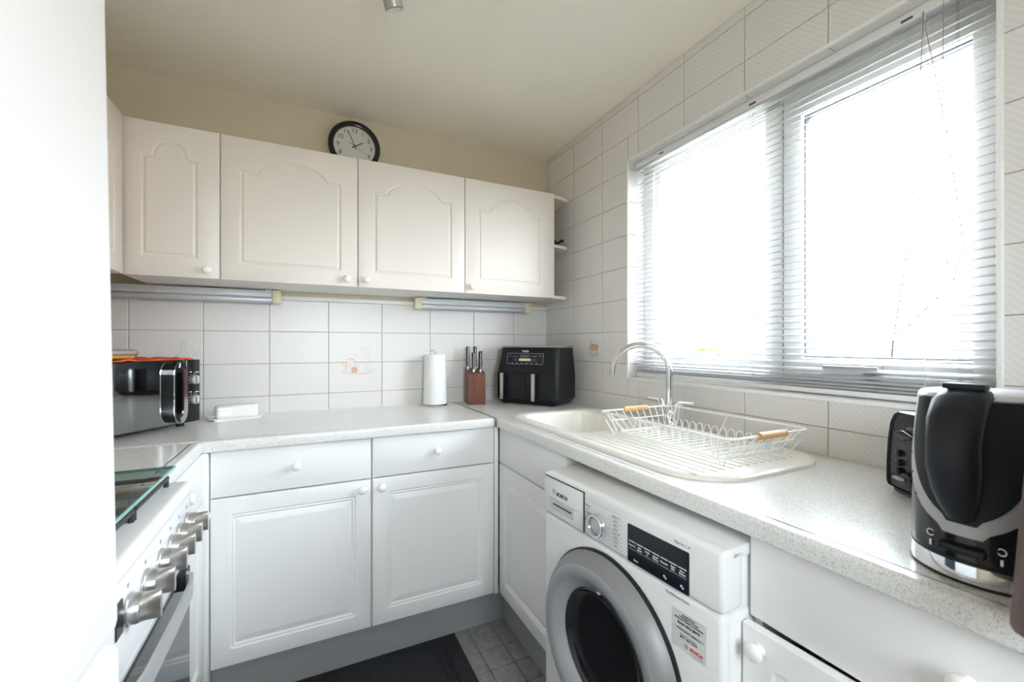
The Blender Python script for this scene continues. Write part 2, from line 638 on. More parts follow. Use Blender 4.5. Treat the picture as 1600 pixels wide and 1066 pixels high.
# reveal of the window: far side, head and sill tiles, white plastic edge trims
RD = 0.098
zr = sorted([WZ0] + [z for z in ZJ if WZ0 < z < WZ1] + [WZ1])
for j in range(len(zr) - 1):
    tile(wall_right, RD, zr[j + 1] - zr[j], Matrix.Translation((0.004, WY0, zr[j])))
yr = sorted([WY1] + [y for y in YJ if WY1 < y < WY0] + [WY0])
for j in range(len(yr) - 1):
    ln = yr[j + 1] - yr[j]
    # head: faces down ; sill: faces up
    tile(wall_right, RD, ln, Matrix.Translation((0.004, yr[j], WZ1)) @ Matrix(((1, 0, 0, 0), (0, 0, 1, 0), (0, 1, 0, 0), (0, 0, 0, 1))))
    tile(wall_right, RD, ln, Matrix.Translation((0.004, yr[j + 1], WZ0)) @ Matrix(((1, 0, 0, 0), (0, 0, -1, 0), (0, -1, 0, 0), (0, 0, 0, 1))))
b = Bld()
b.box((-0.004, WY0 - 0.004, WZ0 - 0.004), (0.006, WY0 + 0.006, WZ1 + 0.006), 0.0015)
obj('tile_trim', b, 'tile_trim', wall_right)
b = Bld()
b.box((-0.004, WY1 - 0.006, WZ0 - 0.004), (0.006, WY1 + 0.004, WZ1 + 0.006), 0.0015)
obj('tile_trim', b, 'tile_trim', wall_right)
b = Bld()
b.box((-0.004, WY1 - 0.006, WZ0 - 0.008), (0.006, WY0 + 0.006, WZ0 + 0.004), 0.002)
obj('tile_trim', b, 'tile_trim', wall_right)
b = Bld()
b.box((-0.004, WY1 - 0.006, WZ1 - 0.004), (0.006, WY0 + 0.006, WZ1 + 0.007), 0.002)
obj('tile_trim', b, 'tile_trim', wall_right)

# floor tiles
ft = None
for i in range(11):
    for j in range(24):
        x, y = -0.613 - 0.1062 * (i - 1), -0.594 + 0.1068 * 1 - 0.1068 * j
        if y < -2.95:
            continue
        if ft is None:
            ft = obj('tile', Bld().box((-0.0516, -0.0519, -0.006), (0.0516, 0.0519, 0.0), 0.0015, 1), 'floor_tile', floor, 40)
            ft.location = (x - 0.0531, y - 0.0534, FZ)
        else:
            inst(ft, 'tile', floor, (x - 0.0531, y - 0.0534, FZ))

# printed motifs on some of the tiles (flat print)
pm = {k: mat('tile_print_' + k, c, 0.35) for k, c in
      dict(tan=(0.70, 0.50, 0.36), peach=(0.66, 0.40, 0.24), pale=(0.74, 0.66, 0.60), grey=(0.60, 0.60, 0.60), pink=(0.72, 0.60, 0.56),
           rust=(0.45, 0.16, 0.05), brown=(0.30, 0.18, 0.12), green=(0.45, 0.44, 0.36)).items()}


def stroke(pts, w):
    """flat ribbon in the xz plane"""
    P = [Vector(p) for p in pts]
    out_l, out_r = [], []
    for i, p in enumerate(P):
        t = (P[min(i + 1, len(P) - 1)] - P[max(i - 1, 0)]).normalized()
        n_ = Vector((-t.y, t.x)) * w / 2
        out_l.append(p + n_)
        out_r.append(p - n_)
    return out_l, out_r


def motif(name, parent, items, mtx, k=1.0):
    bb = Bld()
    mats, idx = [], {}
    for it in items:
        kind, colr = it[0], it[1]
        if colr not in idx:
            idx[colr] = len(mats)
            mats.append(pm[colr])
        before = len(bb.bm.faces)
        if kind == 'line':
            l_, r_ = stroke(it[2], it[3])
            for a in range(len(l_) - 1):
                bb.bm.faces.new([bb.bm.verts.new((q.x * k, 0, q.y * k)) for q in (l_[a], l_[a + 1], r_[a + 1], r_[a])])
        elif kind == 'disc':
            cx, cz, rx, rz_ = it[2:]
            bb.bm.faces.new([bb.bm.verts.new(((cx + rx * math.cos(2 * PI * q / 14)) * k, -0.00004, (cz + rz_ * math.sin(2 * PI * q / 14)) * k)) for q in range(14)])
        elif kind == 'poly':
            bb.bm.faces.new([bb.bm.verts.new((q[0] * k, -0.00002, q[1] * k)) for q in it[2]])
        bb.bm.faces.ensure_lookup_table()
        for f in bb.bm.faces[before:]:
            f.material_index = idx[colr]
    bm2 = bb.bm
    me = bpy.data.meshes.new(name)
    bm2.to_mesh(me)
    bm2.free()
    for mm in mats:
        me.materials.append(mm)
    o = bpy.data.objects.new(name, me)
    COL.objects.link(o)
    o.parent = parent
    o.matrix_local = mtx
    return o


arc = lambda cx, cz, rx, rz_, a0, a1, n=12: [(cx + rx * math.cos(a0 + (a1 - a0) * i / n), cz + rz_ * math.sin(a0 + (a1 - a0) * i / n)) for i in range(n + 1)]
JUG = [
    ('poly', 'pink', [(-0.075, -0.07), (0.045, -0.078), (0.085, -0.05), (0.083, -0.044), (0.043, -0.066), (-0.075, -0.058)]),
    ('poly', 'pale', [(-0.055, -0.055), (-0.01, -0.055), (-0.015, -0.005), (-0.03, 0.006), (-0.05, -0.005)]),
    ('line', 'tan', [(-0.058, -0.056), (-0.05, -0.01), (-0.04, 0.004), (-0.028, 0.008), (-0.016, 0.002), (-0.008, -0.02), (-0.005, -0.056)], 0.005),
    ('line', 'tan', [(-0.055, -0.03), (-0.07, -0.02), (-0.074, -0.006)], 0.004),
    ('line', 'grey', arc(-0.03, 0.005, 0.036, 0.026, 0.1, PI - 0.1), 0.0025),
    ('disc', 'peach', -0.014, -0.052, 0.016, 0.016),
    ('line', 'grey', [(0.012, -0.056), (0.008, -0.03), (0.014, -0.012), (0.03, -0.008), (0.042, -0.02), (0.044, -0.058)], 0.0035),
    ('line', 'grey', [(0.03, -0.05), (0.055, -0.03), (0.06, -0.01), (0.066, 0.004)], 0.003),
    ('line', 'grey', [(0.05, -0.06), (0.066, -0.04), (0.07, -0.02)], 0.003),
    ('line', 'pink', [(0.018, 0.06), (0.03, 0.03), (0.055, 0.005)], 0.0028),
    ('line', 'pink', [(0.034, 0.062), (0.044, 0.036), (0.06, 0.01)], 0.0028),
    ('line', 'pink', [(0.056, 0.062), (0.057, 0.036), (0.062, 0.012)], 0.0028),
    ('line', 'grey', [(0.008, 0.062), (0.075, 0.062)], 0.002),
]
motif('printed_motif', wall_back, JUG, Matrix.Translation((-1.122, -0.0082, 1.145)))
BOTTLE = [
    ('line', 'grey', [(-0.03, -0.05), (-0.032, -0.01), (-0.02, 0.01), (-0.02, 0.04), (-0.004, 0.04), (-0.004, 0.01), (0.008, -0.01), (0.008, -0.05)], 0.004),
    ('disc', 'pink', -0.012, 0.046, 0.012, 0.008), ('disc', 'tan', 0.022, -0.04, 0.020, 0.018),
    ('line', 'grey', [(0.02, -0.022), (0.03, 0.0), (0.02, 0.02)], 0.004), ('line', 'grey', [(0.028, -0.01), (0.045, 0.008)], 0.004),
    ('line', 'brown', [(-0.05, -0.048), (0.055, -0.05)], 0.003),
]
motif('printed_motif', wall_back, BOTTLE, Matrix.Translation((-1.832, -0.0082, 1.185)))
POT = [
    ('poly', 'peach', [(-0.03, 0.0), (0.03, 0.0), (0.034, 0.012), (0.028, 0.026), (-0.026, 0.026), (-0.034, 0.012)]),
    ('line', 'rust', [(-0.032, 0.004), (-0.036, 0.016), (-0.026, 0.027), (0.03, 0.027), (0.036, 0.014), (0.03, 0.002)], 0.004),
    ('line', 'rust', [(-0.012, 0.002), (-0.012, 0.024)], 0.005), ('line', 'rust', [(0.006, 0.002), (0.004, 0.024)], 0.004),
    ('line', 'green', [(-0.03, 0.034), (-0.034, 0.06)], 0.005), ('line', 'green', [(-0.02, 0.03), (-0.016, 0.06)], 0.005),
    ('line', 'green', [(-0.02, 0.032), (0.012, 0.03)], 0.005), ('line', 'brown', [(0.036, 0.02), (0.034, 0.036)], 0.003),
    ('poly', 'grey', [(-0.04, -0.02), (-0.03, -0.004), (0.0, -0.014), (0.034, -0.002), (0.044, -0.02), (0.03, -0.032), (-0.03, -0.032)]),
    ('line', 'brown', [(-0.036, -0.028), (-0.01, -0.022), (0.01, -0.03), (0.034, -0.026)], 0.004),
]
motif('printed_motif', wall_right, POT, Matrix.Translation((0.0003, -0.492, 1.192)) @ RW)
motif('printed_motif', wall_back, POT, Matrix.Translation((-0.452, -0.0082, 1.04)), 0.8)

# ------------------------------------------------------------------ window
b = Bld()
fx0, fx1 = 0.098, 0.165


def frame_rect(bb, x0, x1, ya, yb, za, zb, w, wb=None, wt=None, bev=0.004):
    wb, wt = wb or w, wt or w
    bb.box((x0, ya, za), (x1, ya + w, zb), bev)
    bb.box((x0, yb - w, za), (x1, yb, zb), bev)
    bb.box((x0, ya + w * 0.9, za), (x1, yb - w * 0.9, za + wb), bev)
    bb.box((x0, ya + w * 0.9, zb - wt), (x1, yb - w * 0.9, zb), bev)


frame_rect(b, fx0, fx1, WY1, WY0, WZ0 - 0.01, WZ1, 0.06, 0.066, 0.05)
b.box((fx0, -1.417, WZ0 + 0.03), (fx1, -1.352, WZ1 - 0.03), 0.004)
win = struct(obj('window_1', b, 'upvc'), 'white plastic kitchen window with a fixed pane and an opening sash')
b = Bld()
frame_rect(b, fx0 + 0.012, fx1 - 0.01, -1.40, -0.80, WZ0 + 0.05, WZ1 - 0.04, 0.056, 0.06, 0.03, 0.006)
obj('glazing_bead', b, 'upvc', win)
b = Bld()
frame_rect(b, fx0 - 0.014, fx1 - 0.012, -1.932, -1.424, WZ0 + 0.04, WZ1 - 0.045, 0.06, 0.075, 0.075, 0.008)
sash = obj('sash', b, 'upvc', win)
b = Bld()
frame_rect(b, fx0 + 0.002, fx0 + 0.03, -1.875, -1.481, WZ0 + 0.112, WZ1 - 0.117, 0.006, 0.006, 0.006, 0.001)
obj('gasket', b, 'gasket', sash)
b = Bld()
b.box((fx0 - 0.004, -1.4245, WZ0 + 0.035), (fx0 + 0.002, -1.4195, WZ1 - 0.04), 0)
obj('gasket', b, 'gasket', win)
obj('pane', Bld().box((0.128, -1.875, WZ0 + 0.112), (0.132, -1.481, WZ1 - 0.117)), 'pane', sash)
obj('pane', Bld().box((0.128, -1.346, WZ0 + 0.108), (0.132, -0.855, WZ1 - 0.068)), 'pane', win)
b = Bld()
b.box((fx0 - 0.034, -1.70, WZ0 + 0.068), (fx0 - 0.014, -1.66, WZ0 + 0.098), 0.004)
b.box((fx0 - 0.046, -1.70, WZ0 + 0.076), (fx0 - 0.032, -1.56, WZ0 + 0.094), 0.005)
obj('handle', b, 'silver', sash)

# ------------------------------------------------------------------ outside
ground = struct(obj('ground', Bld().box((-30, -40, -0.6), (60, 40, -0.35)), 'grey_paving'))
house = thing('brick_house', 'orange brick house with brown pitched roof seen through the blind', 'building', (17, 3, -0.35))
b = Bld()
b.box((0, -13, 0), (7, 9, 2.9))
obj('wall', b, 'brick_out', house, 0)
b = Bld()
b.prism([(-0.5, 2.85), (3.5, 4.3), (7.5, 2.85)], -13.3, 9.3, 'XZ')
obj('roof', b, 'roof_out', house, 0)
for (ya, yb, za, zb) in ((-11, -9.4, 0.9, 2.1), (-7, -5.4, 0.9, 2.1), (-2.6, -1.0, 0.9, 2.1), (1.6, 3.4, 0.9, 2.1), (5.4, 7.2, 0.9, 2.1)):
    b = Bld()
    b.box((-0.06, ya, za), (0.06, yb, zb), 0.01)
    wf = obj('window', b, 'upvc', house)
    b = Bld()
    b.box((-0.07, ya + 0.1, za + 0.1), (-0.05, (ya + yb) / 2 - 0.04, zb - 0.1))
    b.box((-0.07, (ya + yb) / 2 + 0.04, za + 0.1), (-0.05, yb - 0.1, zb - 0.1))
    obj('pane', b, 'diffuser', wf, 0)  # light grey panes, sky reflection put into the colour


def bush(label, loc, rad, mt, seed):
    rnd = random.Random(seed)
    t = thing('garden_bush', label, 'bush', loc, 0, 'garden bushes')
    bb = Bld()
    for k in range(420):
        v = Vector((rnd.gauss(0, 1), rnd.gauss(0, 1), rnd.gauss(0, 1))).normalized() * (rad * rnd.uniform(0.55, 1.0))
        v.z = v.z * 0.85 + rad * 0.9
        a = Vector((rnd.uniform(-1, 1), rnd.uniform(-1, 1), rnd.uniform(-1, 1))).normalized() * rad * 0.16
        c = a.cross(Vector((rnd.uniform(-1, 1), rnd.uniform(-1, 1), rnd.uniform(-1, 1)))).normalized() * rad * 0.09
        bb.bm.faces.new([bb.bm.verts.new(q) for q in (v - a, v + c, v + a, v - c)])
    f = obj('foliage', bb, mt, t, 0)
    f['kind'] = 'stuff'
    bb = Bld()
    for k in range(5):
        a = k * 1.3
        bb.tube([(0, 0, 0), (0.15 * rad * math.cos(a), 0.15 * rad * math.sin(a), rad * 0.6), (0.4 * rad * math.cos(a), 0.4 * rad * math.sin(a), rad * 1.2)], [rad * 0.04, rad * 0.03, rad * 0.015], 6)
    obj('stem', bb, 'card', t)


bush('round yellow-green bush outside behind the right window pane', (6.4, 0.15, -0.35), 0.75, 'leaf_out', 3)
bush('tall green bush outside behind the left window pane', (8.0, 5.2, -0.35), 1.0, 'leaf_out2', 5)

# ------------------------------------------------------------------ venetian blind
blind = thing('venetian_blind', 'white metal venetian blind lowered over the kitchen window', 'blind', (0.052, -1.349, WZ0 + 0.004))
BW = 1.162
ZB = WZ0 + 0.004
b = Bld()
b.box((-0.014, -BW / 2, WZ1 - 0.034 - ZB), (0.014, BW / 2, WZ1 - 0.006 - ZB), 0.003)
hr = obj('headrail', b, 'headrail', blind)
for yy in (-0.42, 0.0, 0.42):
    b = Bld()
    b.box((-0.017, yy - 0.012, WZ1 - 0.028 - ZB), (-0.0135, yy + 0.012, WZ1 - 0.022 - ZB), 0.001)
    obj('clip', b, 'gasket', hr)
b = Bld()
b.box((-0.012, -BW / 2, 0.004), (0.012, BW / 2, 0.020), 0.004)
obj('bottom_rail', b, 'headrail', blind)
# slat cross-section: a shallow crown; outer edge higher than the room edge
prof = []
ns = 6
for i in range(ns + 1):
    t = -0.0125 + 0.025 * i / ns
    prof.append((t, 0.0022 * (1 - (t / 0.0125) ** 2)))
pr2 = prof + [(a, c - 0.00035) for a, c in reversed(prof)]
TILT = math.radians(20)
rot = [(a * math.cos(TILT) - c * math.sin(TILT), a * math.sin(TILT) + c * math.cos(TILT)) for a, c in pr2]
b = Bld()
b.prism(rot, -BW / 2, BW / 2, 'XZ')
slat0 = None
zz = [0.029, 0.038, 0.049, 0.062, 0.078]
z = 0.0985
while z < WZ1 - 0.045 - ZB:
    zz.append(z)
    z += 0.0212
for i, z in enumerate(zz):
    if slat0 is None:
        slat0 = obj('slat', b, 'slat', blind, 50)
        slat0.location = (0, 0, z)
    else:
        inst(slat0, 'slat', blind, (0, 0, z), (random.uniform(-0.0006, 0.0006), random.uniform(-0.02, 0.02), 0))
ztop = WZ1 - 0.03 - ZB
for yy in (-0.455, 0.0, 0.455):
    b = Bld()
    for xx in (-0.0135, 0.0135):
        b.tube([(xx, yy, 0.015), (xx, yy, ztop)], 0.0005, 5)
    b.tube([(0.0, yy + 0.006, 0.015), (0.0, yy + 0.006, ztop)], 0.0006, 5)
    obj('ladder_cord', b, 'cord_white', blind)
# lift cords hanging in front, joined low down
b = Bld()
b.tube([(-0.019, -0.455, ztop), (-0.021, -0.44, 0.62), (-0.024, -0.42, 0.35), (-0.024, -0.395, 0.16)], 0.0009, 5)
b.tube([(-0.019, -0.452, ztop), (-0.026, -0.50, 0.66), (-0.028, -0.53, 0.38), (-0.026, -0.51, 0.30), (-0.024, -0.395, 0.16)], 0.0009, 5)
b.tube([(-0.024, -0.395, 0.16), (-0.024, -0.393, 0.12)], [0.002, 0.0025], 6)
obj('lift_cord', b, 'cord', blind)
b = Bld()
b.cyl((-0.017, -0.515, ztop + 0.004), (-0.022, -0.522, 0.06), 0.0035, seg=6)
obj('tilt_wand', b, 'clear_plastic', blind)
b = Bld()
b.tube([(-0.015, -0.49, ztop + 0.004), (-0.02, -0.489, 0.70), (-0.02, -0.487, 0.45), (-0.016, -0.5, 0.32)], 0.0008, 5)
obj('tilt_cord', b, 'cord', blind)

# ------------------------------------------------------------------ cabinet building blocks
# cabinet frame: x to the right seen from the front, y into the cabinet, z up; fronts stand at y = -0.018..0


def slab_front(w, h, t=0.018, e=0.003):
    """bevelled plain front; returns builder, inner front loop open"""
    bb = Bld()
    o = [(0, 0), (w, 0), (w, h), (0, h)]
    i = [(e, e), (w - e, e), (w - e, h - e), (e, h - e)]
    bb.loft([[(x, 0, z) for x, z in o], [(x, -t + e, z) for x, z in o], [(x, -t + e * 0.3, z) for x, z in offset(o, e * 0.35)], [(x, -t, z) for x, z in i]], True, True, False)
    return bb, i


def plain_front(w, h):
    bb, i = slab_front(w, h)
    bb.bm.faces.new([bb.bm.verts.new((x, -0.018, z)) for x, z in i])
    return bb


def profiled_front(w, h, loops):
    """loops: list of (outline, depth) from outer to inner"""
    bb, i = slab_front(w, h)
    rings = bb.fill([[(x, -0.018, z) for x, z in i], [(x, -0.018, z) for x, z in loops[0][0]]])
    ring = rings[1]
    for pts, d in loops[1:]:
        ring = bb.bridge(ring, [(x, -0.018 + d, z) for x, z in pts])
    es = []
    for k in range(len(ring)):
        e_ = bb.bm.edges.get((ring[k], ring[(k + 1) % len(ring)]))
        es.append(e_)
    bmesh.ops.triangle_fill(bb.bm, use_beauty=True, use_dissolve=False, edges=es)
    return bb


def raised_door(w, h, mx=0.055, mz=0.056):
    o = rrect(mx, w - mx, mz, h - mz, 0.010, 3)
    s = lambda d, r: rrect(mx + d, w - mx - d, mz + d, h - mz - d, max(r, 0.0006), 3)
    return profiled_front(w, h, [(o, 0), (s(0.005, 0.007), 0.004), (s(0.010, 0.005), 0.0025), (s(0.016, 0.002), 0.008), (s(0.038, 0.0006), 0.0005)])


def arched_door(w, h, xl, xr, zb, zs, ax0, ax1, zt):
    """upper door with a cathedral arch routed into it"""
    c, rise = (ax1 - ax0) / 2, zt - zs
    cx = (ax0 + ax1) / 2
    st = min(0.014, rise * 0.3)
    rise2 = rise - st
    R = (c * c + rise2 * rise2) / (2 * rise2)
    a0 = math.asin(min(1, c / R)) if rise2 <= c else PI - math.asin(min(1, c / R))
    arcp = []
    n = 16
    for k in range(n + 1):
        a = a0 - 2 * a0 * k / n
        arcp.append((cx + R * math.sin(a), zs + st + rise2 - R + R * math.cos(a)))
    pts = [(xl, zb), (xr, zb), (xr, zs), (ax1 + 0.010, zs), (ax1 + 0.002, zs + st * 0.3)] + arcp + [(ax0 - 0.002, zs + st * 0.3), (ax0 - 0.010, zs), (xl, zs)]
    return profiled_front(w, h, [(pts, 0), (offset(pts, 0.004), 0.0042), (offset(pts, 0.008), 0.0046), (offset(pts, 0.015), 0.0)])


KNOB = [None]


def knob(parent, x, z, k=1.0):
    if KNOB[0] is None:
        bb = Bld()
        mt = Matrix.Rotation(PI / 2, 4, 'X')
        bb.lathe([(0.011, 0.0), (0.0105, 0.002), (0.0075, 0.005), (0.0075, 0.010), (0.0135, 0.0125), (0.0165, 0.0165), (0.0165, 0.0195), (0.0145, 0.0235), (0.009, 0.0265), (0.002, 0.0275)], 20, mt)
        o = obj('knob', bb, 'ceramic', parent, 50)
        KNOB[0] = o
    else:
        o = bpy.data.objects.new('knob', KNOB[0].data)
        COL.objects.link(o)
        o.parent = parent
    o.location = (x, -0.018, z)
    o.scale = (k, k, k)
    return o


def carcass(parent, w, d, z0, z1, shelf=True, mtl='carcass', top=True):
    bb = Bld()
    t = 0.016
    bb.box((0, 0, z0), (t, d, z1))
    bb.box((w - t, 0, z0), (w, d, z1))
    bb.box((t, 0, z0), (w - t, d, z0 + t))
    if top:
        bb.box((t, 0, z1 - t), (w - t, d, z1))
    bb.box((t, d - 0.006, z0 + t), (w - t, d, z1 - t))
    if shelf:
        bb.box((t, 0.02, (z0 + z1) / 2), (w - t, d - 0.01, (z0 + z1) / 2 + t))
    return obj('carcass', bb, mtl, parent, 0)


# ------------------------------------------------------------------ wall cabinets on the back wall
UZ0, UZ1, UD = 1.478, 2.05, 0.302
uppers = [(-1.957, -1.662, 'narrow white wall cabinet with round-arched door beside the corner', (0.055, 0.225, 0.075, 0.447, 0.085, 0.192, 0.509), 0.256),
          (-1.658, -1.153, 'wide white arched wall cabinet below the clock', (0.062, 0.438, 0.067, 0.442, 0.122, 0.378, 0.507), 0.462),
          (-1.149, -0.652, 'white arched wall cabinet with knob at its lower left, next to the clock', (0.066, 0.431, 0.067, 0.435, 0.125, 0.374, 0.500), 0.033),
          (-0.648, -0.136, 'white arched wall cabinet beside the open corner shelves', (0.070, 0.424, 0.067, 0.428, 0.128, 0.386, 0.499), 0.030)]
for (x0, x1, lab, a, kx) in uppers:
    t = thing('wall_cabinet', lab, 'cabinet', (x0, -UD, UZ0), 0, 'wall cabinets')
    cw = x1 - x0 + 0.004
    carcass(t, cw - 0.0005, UD - 0.002, 0.0, UZ1 - UZ0)
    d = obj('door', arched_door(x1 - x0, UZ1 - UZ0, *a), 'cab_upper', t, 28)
    knob(d, kx, 0.033)
# left wall cabinet (only its far door edge shows)
t = thing('wall_cabinet', 'white wall cabinet on the left wall, mostly hidden behind the fridge freezer', 'cabinet', (-1.968, -0.93, UZ0), PI / 2, 'wall cabinets')
carcass(t, 0.608, 0.30, 0.0, UZ1 - UZ0)
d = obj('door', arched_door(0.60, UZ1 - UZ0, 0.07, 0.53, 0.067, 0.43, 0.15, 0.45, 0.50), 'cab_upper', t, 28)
knob(d, 0.035, 0.033)
# corner shelf end unit
t = thing('corner_shelf', 'open white end shelves between wall cabinets and tiled window wall', 'shelf', (-0.130, 0.0, UZ0))
b = Bld()
for zc in (0.0, 0.283, 0.556):
    b.prism([(0.0, -0.002), (0.0, -UD), (0.03, -UD + 0.002), (0.075, -UD + 0.012), (0.107, -UD + 0.028), (0.124, -UD + 0.05), (0.124, -0.002)], zc, zc + 0.016, 'XY')
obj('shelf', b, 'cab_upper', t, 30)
b = Bld()
b.box((-0.0005, -UD, 0.0), (0.006, -0.002, UZ1 - UZ0))
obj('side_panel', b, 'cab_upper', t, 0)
# batten below the cabinets
struct(obj('trim_2', Bld().box((-1.5, -0.014, 1.4365), (-0.0, 0.0, 1.456), 0.002), 'cab'), 'white batten along the top of the back wall tiles')

# ------------------------------------------------------------------ base cabinets
BZ0, BZ1 = 0.115, 0.860      # top of plinth, underside of worktop
CF = -0.567                  # carcass front of the back run


def base_unit(name, label, loc, rz, w, depth, drawers=True, knob_side='r', door_x0=0.002, door_w=None, mx=0.055, door_knob=True, drawer_knob=True, open_top=False, group='base cabinets'):
    t = thing(name, label, 'cabinet', loc, rz, group)
    carcass(t, w, depth, BZ0 - FZ, BZ1 - FZ, shelf=not open_top, top=not open_top)
    dw = door_w or (w - 0.004)
    b_ = plain_front(dw, 0.156)
    dr = obj('drawer_front', b_, 'cab', t, 30)
    dr.location = (door_x0, 0, 0.702 - FZ)
    if drawer_knob:
        knob(dr, dw / 2, 0.082)
    dd = obj('door', raised_door(dw, 0.697 - 0.122, mx), 'cab', t, 28)
    dd.location = (door_x0, 0, 0.122 - FZ)
    if door_knob:
        knob(dd, dw - 0.033 if knob_side == 'r' else 0.033, 0.575 - 0.033)
    return t, dd


base_unit('base_cabinet', 'white base cabinet with drawer, next to the cooker corner', (-1.649, CF, FZ), 0, 0.522, 0.55, knob_side='r', door_x0=0.002, door_w=0.518)
base_unit('base_cabinet', 'white base cabinet with drawer, below the kitchen roll', (-1.125, CF, FZ), 0, 0.519, 0.55, knob_side='l', door_x0=0.002, door_w=0.513)
# filler posts
struct(obj('trim_3', Bld().box((-1.680, -0.6055, FZ), (-1.6505, -0.50, BZ1), 0.002), 'cab'), 'white filler post in the left corner of the base cabinets')
struct(obj('trim_4', Bld().box((-0.6045, -0.584, BZ0), (-0.586, -0.50, BZ1), 0.002), 'cab'), 'white filler post in the right corner of the base cabinets')
# plinths
struct(obj('baseboard_back', Bld().box((-1.65, -0.542, FZ), (-0.545, -0.526, BZ0 - 0.001)), 'plinth'))
struct(obj('baseboard_right', Bld().box((-0.545, -1.14, FZ), (-0.53, -0.526, BZ0 - 0.001)), 'plinth'))
# right run
base_unit('base_cabinet', 'white sink base cabinet beside the washing machine', (-0.567, -0.588, FZ), -PI / 2, 0.545, 0.54, knob_side='r', door_x0=0.002, door_w=0.541, drawer_knob=False, open_top=True)
t, dd = base_unit('base_cabinet', 'white base cabinet with large drawer below the kettle, door ajar', (-0.567, -1.772, FZ), -PI / 2, 0.60, 0.54, knob_side='l', door_x0=0.002, door_w=0.596)
# hinge this door on its far right edge and leave it ajar
me = dd.data
for v in me.vertices:
    v.co.x -= 0.596
for ch in dd.children:
    ch.location.x -= 0.596
dd.location = (0.598, 0, 0.122 - FZ)
dd.rotation_euler = (0, 0, math.radians(2.3))
struct(obj('trim_5', Bld().box((-0.53, -2.37, FZ), (-0.515, -1.80, BZ0 - 0.001)), 'plinth'), 'grey plinth under the near base cabinet')
# left run: unit between the corner and the cooker
base_unit('base_cabinet', 'narrow white base cabinet between cooker and corner post', (-1.682, -1.066, FZ), PI / 2, 0.46, 0.55, knob_side='r')

# ------------------------------------------------------------------ worktops
WT0, WT1 = 0.862, 0.900


def nosing(bb, axis, a0, a1, front, inward):
    """rounded post-formed front edge; front = coordinate of the front face, inward = +1/-1 direction into the worktop"""
    r = 0.010
    prof = [(0.03, WT1), (r, WT1)]
    for k in range(1, 7):
        a = PI / 2 + PI / 2 * k / 6
        prof.append((r + r * math.cos(a), WT1 - r + r * math.sin(a)))
    for k in range(0, 4):
        a = PI + PI / 2 * k / 3
        prof.append((0.005 + 0.005 * math.cos(a), WT0 + 0.005 + 0.005 * math.sin(a)))
    prof.append((0.03, WT0))
    pts = [(front + inward * d, z_) for d, z_ in prof]
    bb.prism(pts, a0, a1, 'XZ' if axis == 'y' else 'YZ')


b = Bld()
b.box((ROOM_L + 0.001, -0.582, WT0), (-0.6165, -0.0085, WT1))
nosing(b, 'x', -1.668, -0.6165, -0.609, 1)
tag(obj('worktop', b, 'worktop', None, 30), 'pale speckled worktop along the back wall under the microwave', 'worktop')
b = Bld()
b.box((ROOM_L + 0.001, -1.066, WT0), (-1.692, -0.6105, WT1))
nosing(b, 'y', -1.066, -0.6105, -1.665, -1)
tag(obj('worktop', b, 'worktop', None, 30), 'short pale speckled worktop between the corner and the cooker', 'worktop')
b = Bld()
SX0, SX1, SY0, SY1 = -0.553, -0.055, -1.652, -0.575      # sink outline
hole = list(reversed(rrect(SX0 + 0.02, SX1 - 0.02, SY0 + 0.02, SY1 - 0.02, 0.10, 6)))
b.plate([(-0.58, -2.42), (-0.001, -2.42), (-0.001, -0.0085), (-0.58, -0.0085)], [hole], WT0, WT1)
nosing(b, 'y', -2.42, -0.0085, -0.607, 1)
tag(obj('worktop', b, 'worktop', None, 30), 'long pale speckled worktop under the window, around the sink', 'worktop')
struct(obj('trim_6', Bld().box((-0.6162, -0.612, 0.864), (-0.6073, -0.009, 0.9008)), 'dark_joint'), 'dark metal joint strip between the two worktops')

# ------------------------------------------------------------------ sink
sink = thing('kitchen_sink', 'cream inset kitchen sink with bowl and ribbed drainer', 'sink', (-0.30, -1.11, 0.9))
ox, oy, oz = 0.30, 1.11, -0.9
b = Bld()
rad = [0.10, 0.10, 0.12, 0.12]
outer = [(x + ox, y + oy) for x, y in rrect(SX0, SX1, SY0, SY1, [0.12, 0.10, 0.12, 0.15], 8)]
bowl = [(x + ox, y + oy) for x, y in rrect(-0.515, -0.155, -1.085, -0.64, 0.085, 8)]
rings = b.fill([[(x, y, 0.0125) for x, y in offset(outer, 0.012)], [(x, y, 0.0125) for x, y in bowl]])
r1 = b.bridge(rings[0], [(x, y, 0.0110) for x, y in offset(outer, 0.005)])
r1 = b.bridge(r1, [(x, y, 0.0075) for x, y in offset(outer, 0.001)])
r1 = b.bridge(r1, [(x, y, 0.0004) for x, y in outer])
r2 = b.bridge(rings[1], [(x, y, 0.010) for x, y in offset(bowl, 0.004)])
r2 = b.bridge(r2, [(x, y, 0.0) for x, y in offset(bowl, 0.008)])
r2 = b.bridge(r2, [(x, y, -0.145) for x, y in offset(bowl, 0.022)])
r2 = b.bridge(r2, [(x, y, -0.160) for x, y in offset(bowl, 0.036)])
b.bm.faces.new(r2)
obj('basin', b, 'sink', sink, 40)
b = Bld()
b.lathe([(0.04, 0.0), (0.04, 0.003), (0.034, 0.003), (0.03, 0.001), (0.0, 0.001)], 20, Matrix.Translation((-0.335 + ox, -0.86 + oy, -0.1595)))
obj('waste', b, 'steel', sink, 40)
r0 = None
